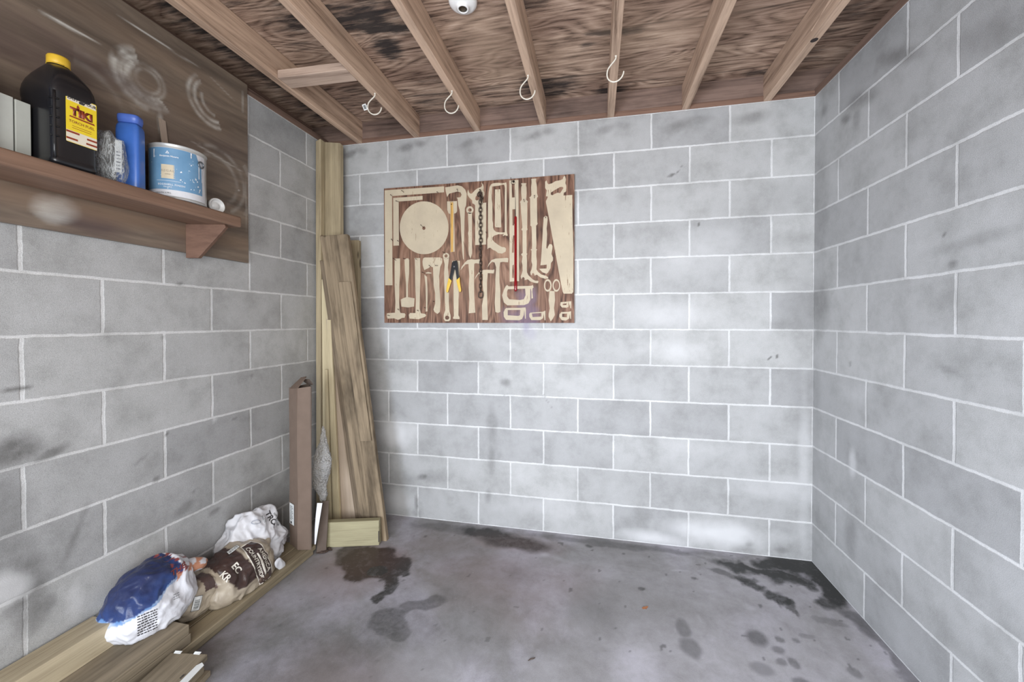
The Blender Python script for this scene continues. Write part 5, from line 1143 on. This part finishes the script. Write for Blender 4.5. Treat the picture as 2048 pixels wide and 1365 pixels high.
# ear for the bail and drips
rn = random.Random(9)
a = -.55+.066/CRD; ex, ey = math.cos(a), math.sin(a)
bm = bmesh.new(); pts = [Vector((ex*(CRD+.004), ey*(CRD+.004), .158))+Vector((-ey, ex, 0))*.012*math.cos(q)+Vector((0, 0, 1))*.012*math.sin(q) for q in np.linspace(0, 2*math.pi, 25)]
bm_tube(bm, pts, .0028, 8, False); er = from_bm('bail_ear', bm, plain('ear_metal', (.16, .18, .20, 1), .4, .7), can, True); er['label'] = 'dark metal bail ear'
for i, (x, y0, ln) in enumerate([(.058, .150, .05), (.072, .145, .055), (.080, .14, .03), (-.085, .185, .03), (.030, .190, .018), (.065, .185, .012)]):
    w = .0022; wrap_patch('paint_drip', [[(x-w, y0), (x-w*.7, y0-ln*.7), (x-w*.9, y0-ln), (x, y0-ln-.003), (x+w*.9, y0-ln), (x+w*.6, y0-ln*.6), (x+w*1.3, y0)]], M_CWT, .0024)
for i in range(16):
    x, y, s = rn.uniform(-.01, .07), rn.uniform(.045, .15), rn.uniform(.0012, .0035); wrap_patch('torn_fleck', [[(x-s, y-s), (x+s*.9, y-s*.4), (x+s*.4, y+s*1.3), (x-s*.8, y+s*.5)]], M_CWT, .0022)
# small white cap lying on its side
cp = empty('white_cap', (-2.748, -.900, SZ), 'small white plastic cap lying on its side at the right end of the shelf', 'cap')
M_CAP = plain('white_plastic', (.70, .70, .69, 1), .3, var=.05)
bm = bmesh.new(); bm_lathe(bm, [(0, -.034), (.0185, -.034), (.0215, -.031), (.0225, .0), (.0235, .002), (.0255, .003), (.0262, .008), (.0255, .0115), (.0235, .0125), (.0215, .0115), (.0205, .004), (.012, .0022), (.0105, .006), (0, .0065)], 48)
o = from_bm('cap_shell', bm, M_CAP, cp, True); o.scale = (1.25,)*3; o.location = (0, 0, .0328); o.rotation_euler = (math.radians(90), 0, math.radians(82))
bm = bmesh.new(); bmesh.ops.create_icosphere(bm, subdivisions=3, radius=.005); bmesh.ops.scale(bm, vec=(1, .5, .8), verts=bm.verts); o2 = from_bm('rust_spot', bm, plain('rust_spot', (.15, .08, .05, 1), .8), cp, True, loc=(-.016, -.0185, .012))
# clear crumpled bag with a strip label
o = empty('clear_bag', (-2.748, -1.268, SZ), 'crumpled clear plastic bag standing between the black jug and the blue bottle', 'bag')
kc = NT('clear_film'); kc.base((.62, .64, .64, 1)); kc.rough(.12); kc.b.inputs['Transmission Weight'].default_value = .9; kc.b.inputs['IOR'].default_value = 1.18; kc.b.inputs['Alpha'].default_value = .45
tcx = kc.n('ShaderNodeTexCoord'); mpx = kc.n('ShaderNodeMapping'); mpx.inputs['Scale'].default_value = (1, 1, .22); mpx.inputs['Rotation'].default_value = (.35, 0, 0); kc.l(tcx.outputs['Object'], mpx.inputs[0])
nx_ = kc.noise(mpx.outputs[0], 70, 4, .6, .8); kc.bump(nx_, 1.0, .008)
kc.l(kc.ramp(kc.math('ABSOLUTE', kc.math('SUBTRACT', nx_, .5)), [(.0, (.95, .95, .95, 1)), (.035, (.35, .35, .35, 1)), (.10, (.16, .16, .16, 1))]), kc.b.inputs['Alpha'])
kc.b.inputs['Transmission Weight'].default_value = .25
fb = crumple('clear_film', (-2.752, -1.270, SZ+.088), (.046, .032, .090), kc.m, o, 2.6, 6, .016, 41, SZ, aniso=(1, 1, .3), folds=1.3)
lbx = lay('strip_label', shape_mesh(rect(.017, .110)), (-.000, .022, .098), Vector((.60, .80, 0)), (0.03, .0, 1), plain('strip_label', (.55, .58, .60, 1), .35), o, None, .024, .0006)
for i in range(8): lay('print_line', shape_mesh(rect(.010, .003)), (-.000, .022, .055+i*.0115), Vector((.60, .80, 0)), (0.03, .0, 1), M_NAVY, lbx, None, .0250, .0001)
# pale cartons left of the jug
plank('pale_carton', -2.860, -2.775, -1.478, -1.446, SZ, SZ+.178, plain('pale_card', (.44, .45, .41, 1), .6, var=.04), 'pale grey thin carton standing next to the black jug on the shelf', 'pale thin cartons on the shelf', 0, .0015, 'box')
plank('pale_carton', -2.860, -2.775, -1.516, -1.4815, SZ, SZ+.180, plain('pale_card_b', (.50, .51, .47, 1), .6, var=.04), 'paler thin carton, second from the black jug, at the left edge of the picture', 'pale thin cartons on the shelf', 0, .0015, 'box')
bo = empty('blue_container', (-2.795, -1.585, SZ), 'dark blue container cut off by the left edge of the picture', 'bottle')
bm = bmesh.new(); bm_loft(bm, [sq_ring(0, 0, z, a_, b_, 4, 40) for z, a_, b_ in ((0, .052, .050), (.004, .056, .054), (.20, .056, .054), (.225, .046, .044), (.245, .028, .028), (.25, .022, .022))]); from_bm('container_body', bm, plain('navy_blue_plastic', (.03, .07, .22, 1), .35), bo, True)
bm = bmesh.new(); bm_lathe(bm, [(0, .250), (.023, .250), (.025, .254), (.025, .276), (.022, .280), (0, .280)], 32); from_bm('container_cap', bm, M_BLD, bo, True)
# stirring stick leaning on the panel behind the can
o = board('stirring_stick', (-2.838, -1.018, SZ+.002), (-2.838, -.992, SZ+.002), (-2.856, -1.042, 2.095), (-2.856, -1.016, 2.093), .003, wood('faded_stick', (.34, .27, .22, 1), (.22, .17, .13, 1), 2, .8, 60, False), 'thin wooden stirring stick leaning on the shelf panel behind the paint can', 'stick', None)
pass
